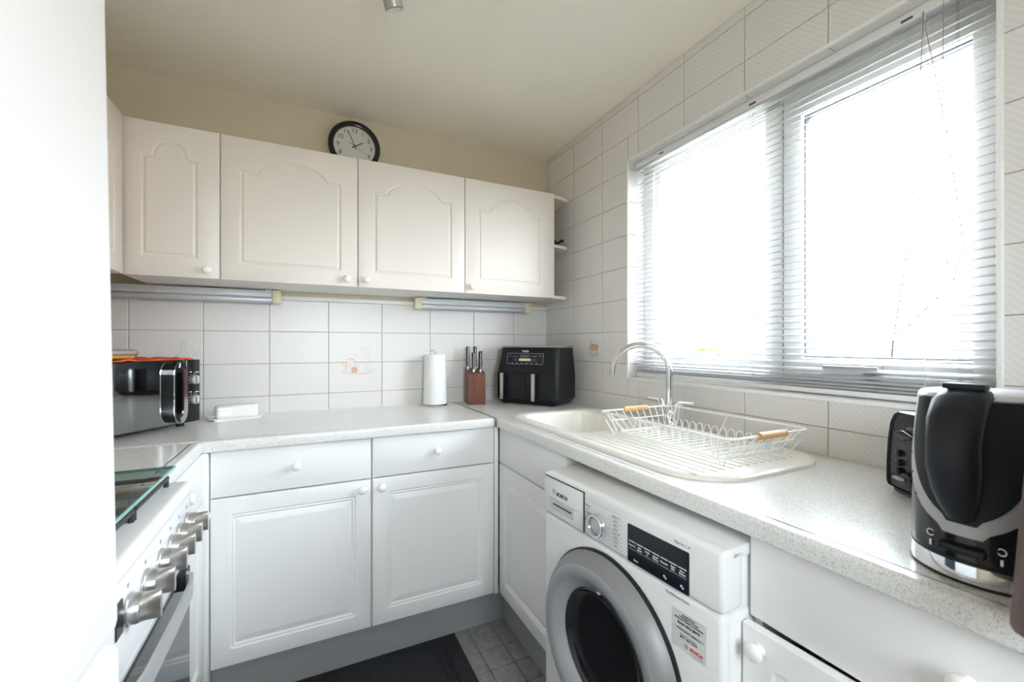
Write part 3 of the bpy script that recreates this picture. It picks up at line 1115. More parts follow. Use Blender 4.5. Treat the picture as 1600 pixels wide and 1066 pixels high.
for i in range(13):
    x = -0.515 + 0.030 * i + ox
    ln = 0.46 - (0.03 if i in (0, 12) else 0)
    y1 = -1.135 + oy
    if r0 is None:
        bb = Bld()
        hw = 0.0075
        bb.loft([[(-hw, -0.46, -0.001), (-hw * 0.5, -0.46, 0.0022), (hw * 0.5, -0.46, 0.0022), (hw, -0.46, -0.001)],
                 [(-hw, 0, -0.001), (-hw * 0.5, 0, 0.0022), (hw * 0.5, 0, 0.0022), (hw, 0, -0.001)]])
        r0 = obj('drainer_ridge', bb, 'sink', sink, 30)
        r0.location = (x, y1, 0.0125)
    else:
        inst(r0, 'drainer_ridge', sink, (x, y1, 0.0125))

# ------------------------------------------------------------------ tap
TX, TY = -0.105, -1.112
tap = thing('mixer_tap', 'chrome swan-neck mixer tap with two lever handles', 'tap', (TX, TY, 0.9125))
b = Bld()
b.lathe([(0.027, 0.0), (0.027, 0.006), (0.022, 0.012), (0.019, 0.02), (0.019, 0.05), (0.016, 0.062), (0.0135, 0.07)], 20)
obj('body', b, 'chrome', tap, 40)
b = Bld()
dirx, diry = -0.79, 0.61
Rr, zc = 0.105, 0.205
pts = [(0, 0, 0.05), (0, 0, 0.10), (0, 0, 0.15), (0, 0, zc)]
for k in range(1, 17):
    a = PI - PI * k / 16
    d = Rr + Rr * math.cos(a)
    pts.append((dirx * d, diry * d, zc + Rr * math.sin(a)))
pts.append((dirx * 2 * Rr, diry * 2 * Rr, zc - 0.012))
b.tube(pts, [0.0125] * 4 + [0.0118] * 16 + [0.0118], 14)
sp = obj('spout', b, 'chrome', tap, 50)
for sgn in (1, -1):
    b = Bld()
    p0, p1 = Vector((0, 0, 0.022)), Vector((0.004, sgn * 0.040, 0.075))
    b.cyl(p0, p1, 0.0125, 0.0115, 14)
    dv = (p1 - p0).normalized()
    b.cyl(p1, p1 + dv * 0.004, 0.0145, 0.0145, 16)
    b.cyl(p1 + dv * 0.004, p1 + dv * 0.022, 0.0125, 0.011, 16)
    vb = obj('valve', b, 'chrome', tap, 40)
    b = Bld()
    q = p1 + dv * 0.019
    b.tube([q - Vector((0, sgn * 0.006, 0)), q + Vector((0.0, sgn * 0.02, 0.004)), q + Vector((0.0, sgn * 0.062, 0.006))], [0.0065, 0.006, 0.0055], 10)
    obj('lever', b, 'chrome', vb, 50)

# ------------------------------------------------------------------ dish rack
rack = thing('dish_rack', 'white wire dish rack with two wooden handles on the drainer', 'dish rack', (-0.285, -1.375, 0.9147))
rx, ry, rzt = 0.160, 0.250, 0.078
bx_, by_, bz_ = 0.118, 0.200, 0.016


def rpath(xh, yh, z_, r, n=4):
    return [(x, y, z_) for x, y in rrect(-xh, xh, -yh, yh, r, n)]


b = Bld()
b.tube(rpath(rx, ry, rzt, 0.022), 0.0030, 7, True)
obj('rim', b, 'wire', rack, 60)
b = Bld()
b.tube(rpath(bx_, by_, bz_, 0.02), 0.0022, 6, True)
obj('base_ring', b, 'wire', rack, 60)
wsrc = {}


def wire(pts, r=0.0015, key=None, nm='wire'):
    bb = Bld()
    bb.tube(pts, r, 5)
    return obj(nm, bb, 'wire', rack, 60)


# side wires on the long sides (few) and on the ends (many)
for s in (-1, 1):
    for yy in (-0.17, 0.0, 0.17):
        wire([(s * rx, yy * 1.15, rzt), (s * bx_, yy, bz_)])
    for i in range(9):
        xx = -0.098 + 0.0245 * i
        wire([(xx * 1.28, s * ry, rzt), (xx, s * (by_ + 0.006), bz_ + 0.004), (xx, s * (by_ - 0.012), bz_)])
    # mid rail on the ends
    wire([(-0.13, s * 0.226, 0.048), (0.13, s * 0.226, 0.048)], 0.002)
# base wires across
w0 = None
for i in range(14):
    yy = -0.182 + 0.028 * i
    if w0 is None:
        w0 = wire([(-bx_, 0, bz_), (bx_, 0, bz_)])
        w0.location = (0, yy, 0)
    else:
        inst(w0, 'wire', rack, (0, yy, 0))
# plate-holding arches: two rows of hoops along the rack
h0 = None
for s in (-1, 1):
    for i in range(13):
        yy = -0.168 + 0.028 * i
        if h0 is None:
            pts = [(0, -0.014, 0.0)]
            for k in range(0, 9):
                a = PI - PI * k / 8
                pts.append((0, 0.010 * math.cos(a), 0.030 + 0.010 * math.sin(a)))
            pts.append((0, 0.014, 0.0))
            bb = Bld()
            bb.tube(pts, 0.0014, 5)
            h0 = obj('plate_hoop', bb, 'wire', rack, 60)
            h0.location = (s * 0.066, yy, bz_)
        else:
            inst(h0, 'plate_hoop', rack, (s * 0.066, yy, bz_))
for sx in (-1, 1):
    for sy in (-1, 1):
        bb = Bld()
        x_, y_ = sx * (bx_ + 0.012), sy * (by_ + 0.004)
        bb.tube([(sx * rx * 0.985, sy * (ry - 0.035), rzt), (x_, y_ - sy * 0.008, 0.02), (x_, y_ - sy * 0.004, 0.003), (x_, y_, 0.0016), (x_, y_ + sy * 0.006, 0.004), (sx * rx * 0.9, sy * (ry - 0.012), 0.05)], 0.0016, 5)
        obj('foot', bb, 'wire', rack, 60)
for s in (-1, 1):
    bb = Bld()
    bb.cyl((-0.052, s * ry, rzt), (0.052, s * ry, rzt), 0.0095, seg=14)
    obj('handle', bb, 'beech', rack, 40)

# ------------------------------------------------------------------ washing machine
WR = math.atan2(-0.998, 0.068)
wm = thing('washing_machine', 'white front-loading washing machine pushed under the worktop', 'washing machine', (-0.702, -1.189, FZ), WR)
WW, WD, WH = 0.590, 0.55, 0.84 - FZ
z_ = lambda zz_: zz_ - FZ
b = Bld()
b.box((0.003, 0.012, 0.02), (WW - 0.003, WD, z_(0.712)), 0.006)
b.box((0.006, 0.03, z_(0.70)), (WW - 0.006, WD, z_(0.818)), 0.003)
obj('body', b, 'appliance', wm)
b = Bld()
b.box((0.003, 0.0, 0.03), (WW - 0.003, 0.03, z_(0.716)), 0.010, 3)
obj('front_panel', b, 'appliance', wm)
b = Bld()
b.box((0.0, -0.003, z_(0.719)), (WW, 0.06, z_(0.838)), 0.010, 3)
cp = obj('control_panel', b, 'appliance', wm)
b = Bld()
b.box((0.0, 0.022, z_(0.815)), (WW, WD, z_(0.840)), 0.006, 2)
obj('top_plate', b, 'appliance_grey', wm)
for (xx, yy) in ((0.06, 0.06), (WW - 0.06, 0.06), (0.06, WD - 0.06), (WW - 0.06, WD - 0.06)):
    b = Bld()
    b.cyl((xx, yy, 0.0), (xx, yy, 0.03), 0.02, seg=12)
    obj('foot', b, 'dark_grey', wm)
# detergent drawer
b = Bld()
b.box((0.014, -0.0055, z_(0.726)), (0.192, 0.0, z_(0.829)), 0.002)
dr = obj('detergent_drawer', b, 'appliance', wm)
b = Bld()
b.box((0.014, -0.0052, z_(0.829)), (0.196, -0.002, z_(0.8315)))
b.box((0.192, -0.0052, z_(0.70 + 0.026)), (0.196, -0.002, z_(0.8315)))
obj('gap', b, 'print_dark', dr, 0)
b = Bld()
b.box((0.040, -0.0062, z_(0.740)), (0.150, -0.0050, z_(0.770)), 0.0004, 1)
obj('grip_recess', b, 'silver_light', dr, 0)
b = Bld()
b.box((0.056, -0.0068, z_(0.755)), (0.142, -0.0058, z_(0.7595)))
obj('slot', b, 'print_dark', dr, 0)
b = Bld()
b.box((0.030, -0.0060, z_(0.7715)), (0.172, -0.0052, z_(0.7725)))
obj('groove', b, 'print_grey', dr, 0)
text('brand_lettering', 'BOSCH', dr, (0.098, -0.0060, z_(0.7895)), 'print_dark', 0.050, 0.0155, bold=0.0004)
b = Bld()
pts = [(0.060 + 0.0075 * math.cos(a), -0.0060, z_(0.7935) + 0.0075 * math.sin(a)) for a in [2 * PI * k / 20 for k in range(20)]]
b.tube(pts, 0.0006, 4, True)
b.box((0.0575, -0.0064, z_(0.789)), (0.0585, -0.0058, z_(0.798)))
b.box((0.0615, -0.0064, z_(0.789)), (0.0625, -0.0058, z_(0.798)))
obj('logo_ring', b, 'print_grey', dr, 0)
# programme dial
mt = Matrix.Translation((0.252, -0.003, z_(0.766))) @ Matrix.Rotation(PI / 2, 4, 'X')
b = Bld()
b.lathe([(0.0300, 0.0), (0.0300, 0.014), (0.028, 0.018), (0.0235, 0.018), (0.022, 0.008), (0.0, 0.008)], 32, mt, False)
dial = obj('programme_dial', b, 'chrome', wm, 40)
b = Bld()
b.lathe([(0.0215, 0.0075), (0.0215, 0.0105), (0.0, 0.0115)], 28, mt)
obj('dial_face', b, 'silver_light', dial, 40)
# programme names round the dial: short printed words with rule lines
left_w = ['Cottons', 'Eco', 'Synthetics', 'Mix', 'Delicates', 'Wool', 'Rinse']
right_w = ['Quick 15', 'Sport', 'Shirts', 'Dark', 'Super 30', 'Night', 'Drain', 'Spin']
for i, wd in enumerate(left_w):
    text('programme_name', wd, cp, (0.2085, -0.0037, z_(0.802 - 0.0098 * i)), 'print_grey', None, 0.0066, align='RIGHT' if i == 99 else 'CENTER')
for i, wd in enumerate(right_w):
    text('programme_name', wd, cp, (0.312, -0.0037, z_(0.806 - 0.0098 * i)), 'print_grey', None, 0.0066)
b = Bld()
for i in range(7):
    b.box((0.199, -0.0036, z_(0.7973 - 0.0098 * i)), (0.219, -0.0031, z_(0.7977 - 0.0098 * i)))
for i in range(8):
    b.box((0.284, -0.0036, z_(0.8013 - 0.0098 * i)), (0.334, -0.0031, z_(0.8017 - 0.0098 * i)))
b.box((0.2, -0.0036, z_(0.8170)), (0.334, -0.0031, z_(0.8174)))
obj('rule_lines', b, 'print_grey', cp, 0)
# display
b = Bld()
b.prism(rrect(0.352, 0.518, z_(0.722), z_(0.808), 0.003, 3), -0.0045, -0.0025, 'XZ')
disp = obj('display', b, 'display', wm)
names = ['Temp °C', 'Spin\nSpeed', 'Finish\nin', 'Speed\nPerfect', 'Prewash', 'Aqua\nPlus', 'Start\nReload']
b = Bld()
for i in range(7):
    xa = 0.3565 + 0.0227 * i
    b.box((xa, -0.0050, z_(0.7698)), (xa + 0.0195, -0.0044, z_(0.7716)))
    b.box((xa, -0.0050, z_(0.7530)), (xa + 0.0195, -0.0044, z_(0.7534)))
obj('display_bars', b, 'print_white', disp, 0)
for i, nm in enumerate(names):
    text('display_lettering', nm, disp, (0.366 + 0.0227 * i, -0.0049, z_(0.7615)), 'print_white', None, 0.0056)
text('display_lettering', 'Select', disp, (0.378, -0.0049, z_(0.731)), 'print_white', None, 0.0058)
for xx in (0.459, 0.502):
    b = Bld()
    b.lathe([(0.0022, 0.0), (0.0022, 0.0006)], 12, Matrix.Translation((xx - 0.002, -0.0044, z_(0.7345))) @ Matrix.Rotation(PI / 2, 4, 'X'))
    b.lathe([(0.0022, 0.0), (0.0022, 0.0006)], 12, Matrix.Translation((xx + 0.002, -0.0044, z_(0.7315))) @ Matrix.Rotation(PI / 2, 4, 'X'))
    obj('key_symbol', b, 'print_white', disp, 0)
text('series_lettering', 'Serie | 6', cp, (0.502, -0.0038, z_(0.8185)), 'print_grey', 0.037, 0.0088)
text('weight_lettering', '9 kg', cp, (0.352, -0.0038, z_(0.7085 + 0.0185)), 'print_grey', 0.012, 0.006)
text('motor_lettering', 'EcoSilence Drive', wm, (0.487, -0.0008, z_(0.7045)), 'print_grey', 0.056, 0.0075)
# guarantee sticker
b = Bld()
b.box((0.474, -0.0006, z_(0.603)), (0.554, 0.0002, z_(0.681)))
stk = obj('sticker', b, 'sticker', wm, 0)
b = Bld()
b.box((0.481, -0.0009, z_(0.6415)), (0.549, -0.0005, z_(0.6485)))
obj('sticker_band', b, 'sticker_band', stk, 0)
for (s, zz_, wd, sz, mm, bd) in (('REGISTER FOR', 0.6745, 0.030, 0.0045, 'print_dark', 0.0001), ('YOUR FREE TWO YEAR', 0.6695, 0.046, 0.0045, 'print_dark', 0.0001),
                                 ("MANUFACTURER'S GUARANTEE", 0.6645, 0.066, 0.0045, 'print_dark', 0.0001), ('0344 892 8979', 0.6560, 0.052, 0.0082, 'print_dark', 0.0002),
                                 ('Please select option 6', 0.6450, 0.054, 0.0052, 'print_dark', 0.0001), ('Republic of Ireland', 0.6350, 0.038, 0.0036, 'print_dark', 0.0),
                                 ('(01) 450 2655', 0.6300, 0.040, 0.0048, 'print_dark', 0.0001)):
    text('sticker_lettering', s, stk, (0.514, -0.0011, z_(zz_)), mm, wd, sz, bold=bd, thick=0.0001)
text('sticker_lettering', 'BOSCH', stk, (0.532, -0.0011, z_(0.6165)), 'print_red', 0.027, 0.0088, bold=0.0003, thick=0.0001)
text('sticker_lettering', 'Invented for life', stk, (0.532, -0.0011, z_(0.6095)), 'print_grey', 0.028, 0.0036, thick=0.0001)
b = Bld()
b.tube([(0.509 + 0.0042 * math.cos(a), -0.0011, z_(0.6165) + 0.0042 * math.sin(a)) for a in [2 * PI * k / 16 for k in range(16)]], 0.0005, 4, True)
b.box((0.5075, -0.0013, z_(0.6140)), (0.5083, -0.0009, z_(0.6190)))
b.box((0.5097, -0.0013, z_(0.6140)), (0.5105, -0.0009, z_(0.6190)))
obj('logo_ring', b, 'print_grey', stk, 0)
# door
dc = (0.276, z_(0.470))
mt = Matrix.Translation((dc[0], 0.0, dc[1])) @ Matrix.Rotation(PI / 2, 4, 'X')
b = Bld()
b.lathe([(0.232, -0.002), (0.232, 0.006), (0.226, 0.010)], 64, mt, False, False)
door = obj('door', b, 'black', wm, 40)
b = Bld()
b.lathe([(0.228, 0.005), (0.2265, 0.012), (0.214, 0.034), (0.2045, 0.043), (0.200, 0.045)], 64, mt, False, False)
obj('outer_ring', b, 'door_grey', door, 45)
b = Bld()
b.lathe([(0.2005, 0.045), (0.197, 0.0465), (0.172, 0.046), (0.168, 0.043)], 64, mt, False, False)
obj('front_ring', b, 'door_silver', door, 45)
b = Bld()
b.lathe([(0.168, 0.0435), (0.164, 0.041), (0.140, 0.020), (0.137, 0.016)], 64, mt, False, False)
obj('inner_ring', b, 'door_silver', door, 45)
b = Bld()
b.lathe([(0.141, 0.021), (0.136, 0.024), (0.130, 0.017), (0.118, 0.009), (0.09, 0.005), (0.0, 0.004)], 56, mt, False)
obj('door_glass', b, 'black_gloss', door, 45)
b = Bld()
b.box((dc[0] + 0.20, -0.040, dc[1] - 0.04), (dc[0] + 0.222, -0.012, dc[1] + 0.04), 0.006)
obj('handle', b, 'silver', door)

# ------------------------------------------------------------------ cooker
CW, CD = 0.50, 0.595
ck = thing('gas_cooker', 'white gas cooker with silver knobs and glass lid, behind the fridge freezer', 'cooker', (-1.602, -1.572, FZ), PI / 2)
b = Bld()
b.box((0.0, 0.022, 0.03), (CW, CD, z_(0.872)), 0.004)
b.box((0.0, 0.0, z_(0.725)), (CW, 0.04, z_(0.872)), 0.006)
obj('body', b, 'appliance', ck)
b = Bld()
b.box((0.0, -0.006, z_(0.868)), (CW, CD, z_(0.902)), 0.013, 4)
hob = obj('hob', b, 'appliance', ck, 50)
b = Bld()
b.box((0.035, 0.05, z_(0.9015)), (CW - 0.04, CD - 0.06, z_(0.9035)), 0.001, 1)
obj('hob_tray', b, 'steel', hob)
for (xx, yy, rr) in ((0.14, 0.17, 0.036), (0.36, 0.17, 0.028), (0.14, 0.42, 0.028), (0.36, 0.42, 0.045)):
    b = Bld()
    b.lathe([(rr * 1.25, 0.0), (rr * 1.2, 0.006), (rr, 0.008), (rr, 0.014), (rr * 0.85, 0.017), (0.0, 0.018)], 24, Matrix.Translation((xx, yy, z_(0.9035))))
    obj('burner', b, 'black', hob, 40)
# pan supports (cast bars)
for (xa, xb_) in ((0.03, 0.245), (0.255, 0.455)):
    b = Bld()
    zt = z_(0.926)
    b.tube([(xa, 0.035, zt - 0.004), (xb_, 0.035, zt - 0.004)], 0.0062, 8)
    b.tube([(xa, CD - 0.09, zt - 0.004), (xb_, CD - 0.09, zt - 0.004)], 0.005, 8)
    for xx in (xa, xb_):
        b.tube([(xx, 0.035, zt - 0.004), (xx, CD - 0.09, zt - 0.004)], 0.005, 8)
    xm = (xa + xb_) / 2
    for y0_, y1_ in ((0.035, 0.115), (0.225, 0.365), (0.475, CD - 0.09)):
        b.box((xm - 0.004, y0_, zt - 0.012), (xm + 0.004, y1_, zt))
    for yy in (0.17, 0.42):
        b.box((xa, yy - 0.004, zt - 0.012), (xa + 0.055, yy + 0.004, zt))
        b.box((xb_ - 0.055, yy - 0.004, zt - 0.012), (xb_, yy + 0.004, zt))
    for xx in (xa, xb_):
        for yy in (0.035, CD - 0.09):
            b.cyl((xx, yy, z_(0.9)), (xx, yy, zt - 0.004), 0.005, seg=8)
    obj('pan_support', b, 'teal_light', hob, 40)
b = Bld()
b.box((0.035, 0.018, z_(0.944)), (0.448, CD - 0.03, z_(0.9495)))
lid = obj('lid', b, 'lid_glass', ck, 0)
b = Bld()
b.box((0.035, 0.0165, z_(0.9437)), (0.448, 0.0186, z_(0.9498)))
b.box((0.4475, 0.0165, z_(0.9437)), (0.4495, CD - 0.03, z_(0.9498)))
obj('lid_edge', b, 'lid_edge', lid, 0)
for xx in (0.09, 0.40):
    b = Bld()
    b.box((xx - 0.02, CD - 0.05, z_(0.9)), (xx + 0.02, CD - 0.02, z_(0.9445)), 0.003)
    obj('hinge', b, 'steel', lid)
# control panel knobs
kx = [0.112, 0.190, 0.272, 0.337, 0.400, 0.464]
K0 = None
for x in kx:
    if K0 is None:
        mt = Matrix.Rotation(PI / 2, 4, 'X')
        bb = Bld()
        bb.lathe([(0.0245, 0.0), (0.0245, 0.003), (0.023, 0.004), (0.0225, 0.014), (0.0215, 0.0155), (0.0215, 0.018)], 28, mt, True, True)
        K0 = obj('knob', bb, 'steel', ck, 40)
        bb = Bld()
        # grip: a wedge with scooped flanks
        sec = lambda y_, h_, w_: [(-w_, y_, -h_), (w_, y_, -h_), (w_, y_, h_), (-w_, y_, h_)]
        bb.loft([[(0.0205 * math.cos(a), -0.018, 0.0205 * math.sin(a)) for a in [2 * PI * k / 24 for k in range(24)]],
                 [(0.0185 * math.cos(a) * (0.55 + 0.45 * abs(math.sin(a)) ** 0.5), -0.026, 0.021 * math.sin(a)) for a in [2 * PI * k / 24 for k in range(24)]],
                 [(0.0085 * math.copysign(abs(math.cos(a)) ** 0.5, math.cos(a)), -0.034, 0.0215 * math.sin(a)) for a in [2 * PI * k / 24 for k in range(24)]],
                 [(0.0055 * math.copysign(abs(math.cos(a)) ** 0.5, math.cos(a)), -0.041, 0.0215 * math.sin(a)) for a in [2 * PI * k / 24 for k in range(24)]]])
        G0 = obj('grip', bb, 'steel', K0, 40)
        kk = K0
    else:
        kk = inst(K0, 'knob', ck, (0, 0, 0))
        inst(G0, 'grip', kk, (0, 0, 0))
    kk.location = (x, -0.0005, z_(0.811))
    bb = Bld()
    bb.box((x - 0.003, -0.0012, z_(0.846)), (x - 0.001, 0.0, z_(0.852)))
    bb.box((x + 0.001, -0.0012, z_(0.8465)), (x + 0.0018, 0.0, z_(0.8525)))
    obj('knob_mark', bb, 'print_grey', ck, 0)
b = Bld()
b.box((0.062, -0.002, z_(0.79)), (0.088, 0.004, z_(0.842)), 0.001)
obj('timer_window', b, 'black_gloss', ck, 0)
# oven door
b = Bld()
b.box((0.004, 0.004, z_(0.20)), (CW - 0.004, 0.03, z_(0.715)), 0.006)
od = obj('oven_door', b, 'appliance', ck)
b = Bld()
b.prism(rrect(0.012, 0.488, z_(0.215), z_(0.706), 0.008, 3), -0.001, 0.006, 'XZ')
og = obj('door_glass', b, 'oven_glass', od)
b = Bld()
zh0, zh1 = z_(0.690), z_(0.724)
hp = [(0.020, 0.004), (0.028, -0.012), (0.045, -0.026), (0.085, -0.032), (0.25, -0.034), (0.36, -0.032), (0.398, -0.026), (0.413, -0.012), (0.420, 0.004)]
ins = [(0.032, 0.004), (0.038, -0.010), (0.05, -0.0205), (0.086, -0.026), (0.25, -0.028), (0.356, -0.026), (0.39, -0.0205), (0.401, -0.010), (0.408, 0.004)]
loops = []
for (xo, yo), (xi, yi) in zip(hp, ins):
    loops.append([(xo, yo, zh0), (xo, yo, zh1), (xi, yi, zh1), (xi, yi, zh0)])
b.loft(loops)
obj('handle', b, 'silver', od, 30)
b = Bld()
b.box((0.39, -0.012, z_(0.690)), (0.44, 0.004, z_(0.726)), 0.003)
obj('handle_bracket', b, 'black', od)
b = Bld()
b.box((0.008, -0.012, z_(0.690)), (0.045, 0.004, z_(0.726)), 0.003)
obj('handle_bracket', b, 'black', od)
b = Bld()
b.box((0.004, 0.006, 0.04), (CW - 0.004, 0.03, z_(0.19)), 0.006)
obj('drawer_panel', b, 'appliance', ck)
for xx in (0.05, CW - 0.05):
    for yy in (0.08, CD - 0.06):
        b = Bld()
        b.cyl((xx, yy, 0.0), (xx, yy, 0.04), 0.018, seg=10)
        obj('foot', b, 'dark_grey', ck)

# ------------------------------------------------------------------ fridge freezer
fr = thing('fridge_freezer', 'tall white fridge freezer standing in front of the cooker', 'fridge', (-1.558, -2.176, FZ), PI / 2)
FW, FD, FH = 0.593, 0.62, 1.82
fr.rotation_euler = (math.radians(-0.9), 0, PI / 2)
b = Bld()
b.box((0.004, 0.055, 0.03), (FW - 0.004, FD, FH), 0.008)
obj('cabinet', b, 'fridge', fr)
for (za, zb) in ((0.06, 0.868), (0.880, FH)):
    b = Bld()
    b.box((0, 0.0, za), (FW, 0.05, zb), 0.016, 4)
    dd = obj('door', b, 'fridge', fr, 40)
    b = Bld()
    b.box((0.012, 0.049, za + 0.012), (FW - 0.012, 0.056, zb - 0.012))
    obj('seal', b, 'appliance_grey', dd, 0)
for xx in (0.06, FW - 0.06):
    for yy in (0.1, FD - 0.06):
        b = Bld()
        b.cyl((xx, yy, 0.008), (xx, yy, 0.04), 0.02, seg=10)
        obj('foot', b, 'dark_grey', fr)

# ------------------------------------------------------------------ microwave
MW, MD, MZ0, MZ1 = 0.44, 0.288, 0.016, 0.263
MA = math.radians(54)
mca, msa = math.cos(MA), math.sin(MA)
mw = thing('microwave', 'black microwave with mirrored door set across the corner', 'microwave', (-1.745 - mca * MW, -0.212 - msa * MW, 0.9), MA)
b = Bld()
b.box((0.002, 0.014, MZ0), (MW - 0.002, MD, MZ1 - 0.002), 0.006)
obj('case', b, 'black', mw)
b = Bld()
b.box((0.0, 0.0, MZ0), (MW - 0.062, 0.016, MZ1), 0.003)
dd = obj('door', b, 'black_gloss', mw)
b = Bld()
b.prism(rrect(0.006, MW - 0.075, MZ0 + 0.004, MZ1 - 0.004, 0.004, 2), -0.0012, 0.002, 'XZ')
obj('mirror_panel', b, 'mirror', dd)
b = Bld()
b.box((MW - 0.060, 0.0, MZ0), (MW, 0.016, MZ1), 0.003)
cpm = obj('control_panel', b, 'black_gloss', mw)
# handle: pointed oval ring, black inside and chrome outside
hx0, hx1, hz0, hz1 = MW - 0.137, MW - 0.083, MZ0 + 0.008, MZ1 - 0.006
cxh, czh = (hx0 + hx1) / 2, (hz0 + hz1) / 2


def lens(hw, hh, flat, n=6):
    pts = []
    for (sx, sz, fwd) in ((1, -1, 1), (1, 1, 0), (-1, 1, 1), (-1, -1, 0)):
        seg_ = []
        for k in range(n + 1):
            t_ = k / n      # from the tip (0, hh) to the flank (hw, flat)
            seg_.append((sx * hw * math.sin(t_ * PI / 2), sz * (hh - (hh - flat) * (1 - math.cos(t_ * PI / 2)))))
        pts += seg_ if fwd else list(reversed(seg_))
    return pts


hhz = (hz1 - hz0) / 2
o_ = lens(0.027, hhz, 0.068)
i_ = [(a - 0.005, c) for a, c in lens(0.013, hhz - 0.034, 0.060)]
b = Bld()
P = lambda l_, y_: [(cxh + a, y_, czh + c) for a, c in l_]
b.loft([P(o_, 0.0), P(o_, -0.030), P(i_, -0.030), P(i_, 0.0), P(o_, 0.0)], True, False, False)
hd = obj('handle', b, 'black_gloss', dd, 40)
half = len(o_) // 2
for (sl, f) in ((slice(0, half), 0.80), (slice(half, None), 0.10)):
    b = Bld()
    loops = []
    for (oa, oc), (ia, ic) in zip(o_[sl], i_[sl]):
        na, nc = oa + (ia - oa) * f, oc + (ic - oc) * f * 0.8
        loops.append([(cxh + oa, -0.029, czh + oc), (cxh + oa, -0.034, czh + oc), (cxh + na, -0.034, czh + nc), (cxh + na, -0.029, czh + nc)])
    b.loft(loops)
    obj('handle_trim', b, 'chrome', hd, 40)
for zz_ in (0.183, 0.104):
    mt = Matrix.Translation((MW - 0.027, 0.0, zz_)) @ Matrix.Rotation(PI / 2, 4, 'X')
    b = Bld()
    b.lathe([(0.0185, 0.0), (0.0185, 0.010), (0.017, 0.013), (0.0, 0.013)], 24, mt)
    kb = obj('knob', b, 'silver', cpm, 40)
    b = Bld()
    b.box((MW - 0.030, -0.021, zz_ - 0.016), (MW - 0.024, -0.012, zz_ + 0.016), 0.002)
    obj('knob_grip', b, 'silver_light', kb)
    b = Bld()
    for k in range(9):
        a = math.radians(-30 + 30 * k)
        c_, s_ = math.cos(a), math.sin(a)
        b.box((MW - 0.027 + 0.0235 * c_ - 0.0012, -0.0008, zz_ + 0.0235 * s_ - 0.0012), (MW - 0.027 + 0.0235 * c_ + 0.0012, 0.0, zz_ + 0.0235 * s_ + 0.0012))
    b.box((MW - 0.046, -0.0008, zz_ + 0.030), (MW - 0.036, 0.0, zz_ + 0.0325))
    b.box((MW - 0.022, -0.0008, zz_ + 0.028), (MW - 0.006, 0.0, zz_ + 0.0305))
    obj('dial_marks', b, 'print_white', cpm, 0)
for xx in (0.04, MW - 0.05):
    for yy in (0.04, MD - 0.04):
        b = Bld()
        b.cyl((xx, yy, 0.0), (xx, yy, 0.018), 0.014, seg=12)
        obj('foot', b, 'black', mw)
# things on the microwave
mwx = lambda u, v: (-1.745 - mca * (MW - u) - msa * v, -0.212 - msa * (MW - u) + mca * v)
clx, cly = mwx(0.24, 0.12)
b = Bld()
nx, ny = 26, 16
grid = []
for j in range(ny + 1):
    row = []
    for i in range(nx + 1):
        u = -0.185 + 0.355 * i / nx + 0.006 * math.sin(j * 1.1)
        v = -0.125 + 0.24 * j / ny + 0.005 * math.sin(i * 0.8)
        h = 0.006 + 0.0035 * math.sin(i * 0.9 + j * 0.5) + 0.0022 * math.sin(i * 0.31 - j * 1.3)
        if j == 0:
            h -= 0.002 + 0.002 * math.sin(i * 0.7)
        row.append((u, v, max(h, 0.0015)))
    grid.append(row)
vs = [[b.bm.verts.new(p) for p in row] for row in grid]
vb_ = [[b.bm.verts.new((p[0], p[1], max(p[2] - 0.006, 0.0002))) for p in row] for row in grid]
for j in range(ny):
    for i in range(nx):
        b.bm.faces.new((vs[j][i], vs[j][i + 1], vs[j + 1][i + 1], vs[j + 1][i]))
        b.bm.faces.new((vb_[j][i], vb_[j + 1][i], vb_[j + 1][i + 1], vb_[j][i + 1]))
per = [(0, i) for i in range(nx + 1)] + [(j, nx) for j in range(1, ny + 1)] + [(ny, i) for i in range(nx - 1, -1, -1)] + [(j, 0) for j in range(ny - 1, 0, -1)]
for k in range(len(per)):
    (a0_, a1_), (c0_, c1_) = per[k], per[(k + 1) % len(per)]
    b.bm.faces.new((vs[a0_][a1_], vb_[a0_][a1_], vb_[c0_][c1_], vs[c0_][c1_]))
o = obj('cloth', b, 'orange_cloth', None, 60, (clx, cly, 0.9 + MZ1 + 0.0004), (0, 0, MA))
tag(o, 'orange-red cloth spread over the top of the microwave', 'cloth')
tx_, ty_ = mwx(0.105, 0.085)
t = thing('film_roll', 'silver roll on a brown cardboard tube on the orange cloth', 'roll', (tx_, ty_, 0.9 + MZ1 + 0.0275), MA + 0.04)
b = Bld()
mt = Matrix.Rotation(PI / 2, 4, 'Y')
b.lathe([(0.0155, -0.16), (0.0155, 0.15)], 20, mt, False, False)
b.lathe([(0.0125, -0.16), (0.0155, -0.16)], 20, mt, False, False)
b.lathe([(0.0125, 0.15), (0.0155, 0.15)], 20, mt, False, False)
obj('film', b, 'foil', t, 40)
b = Bld()
b.lathe([(0.0105, -0.165), (0.0128, -0.165), (0.0128, 0.158), (0.0105, 0.158), (0.0105, -0.165)], 20, mt, False, False)
obj('tube', b, 'card', t, 40)
gx, gy = mwx(0.07, 0.035)
b = Bld()
b.box((-0.13, -0.02, 0.0), (0.13, 0.02, 0.011), 0.003)
o = obj('foil_packet', b, 'gold', None, 35, (gx, gy, 0.9 + MZ1 + 0.0105), (0, 0, MA - 0.02))
tag(o, 'flat gold packet on the orange cloth in front of the silver roll', 'packet')

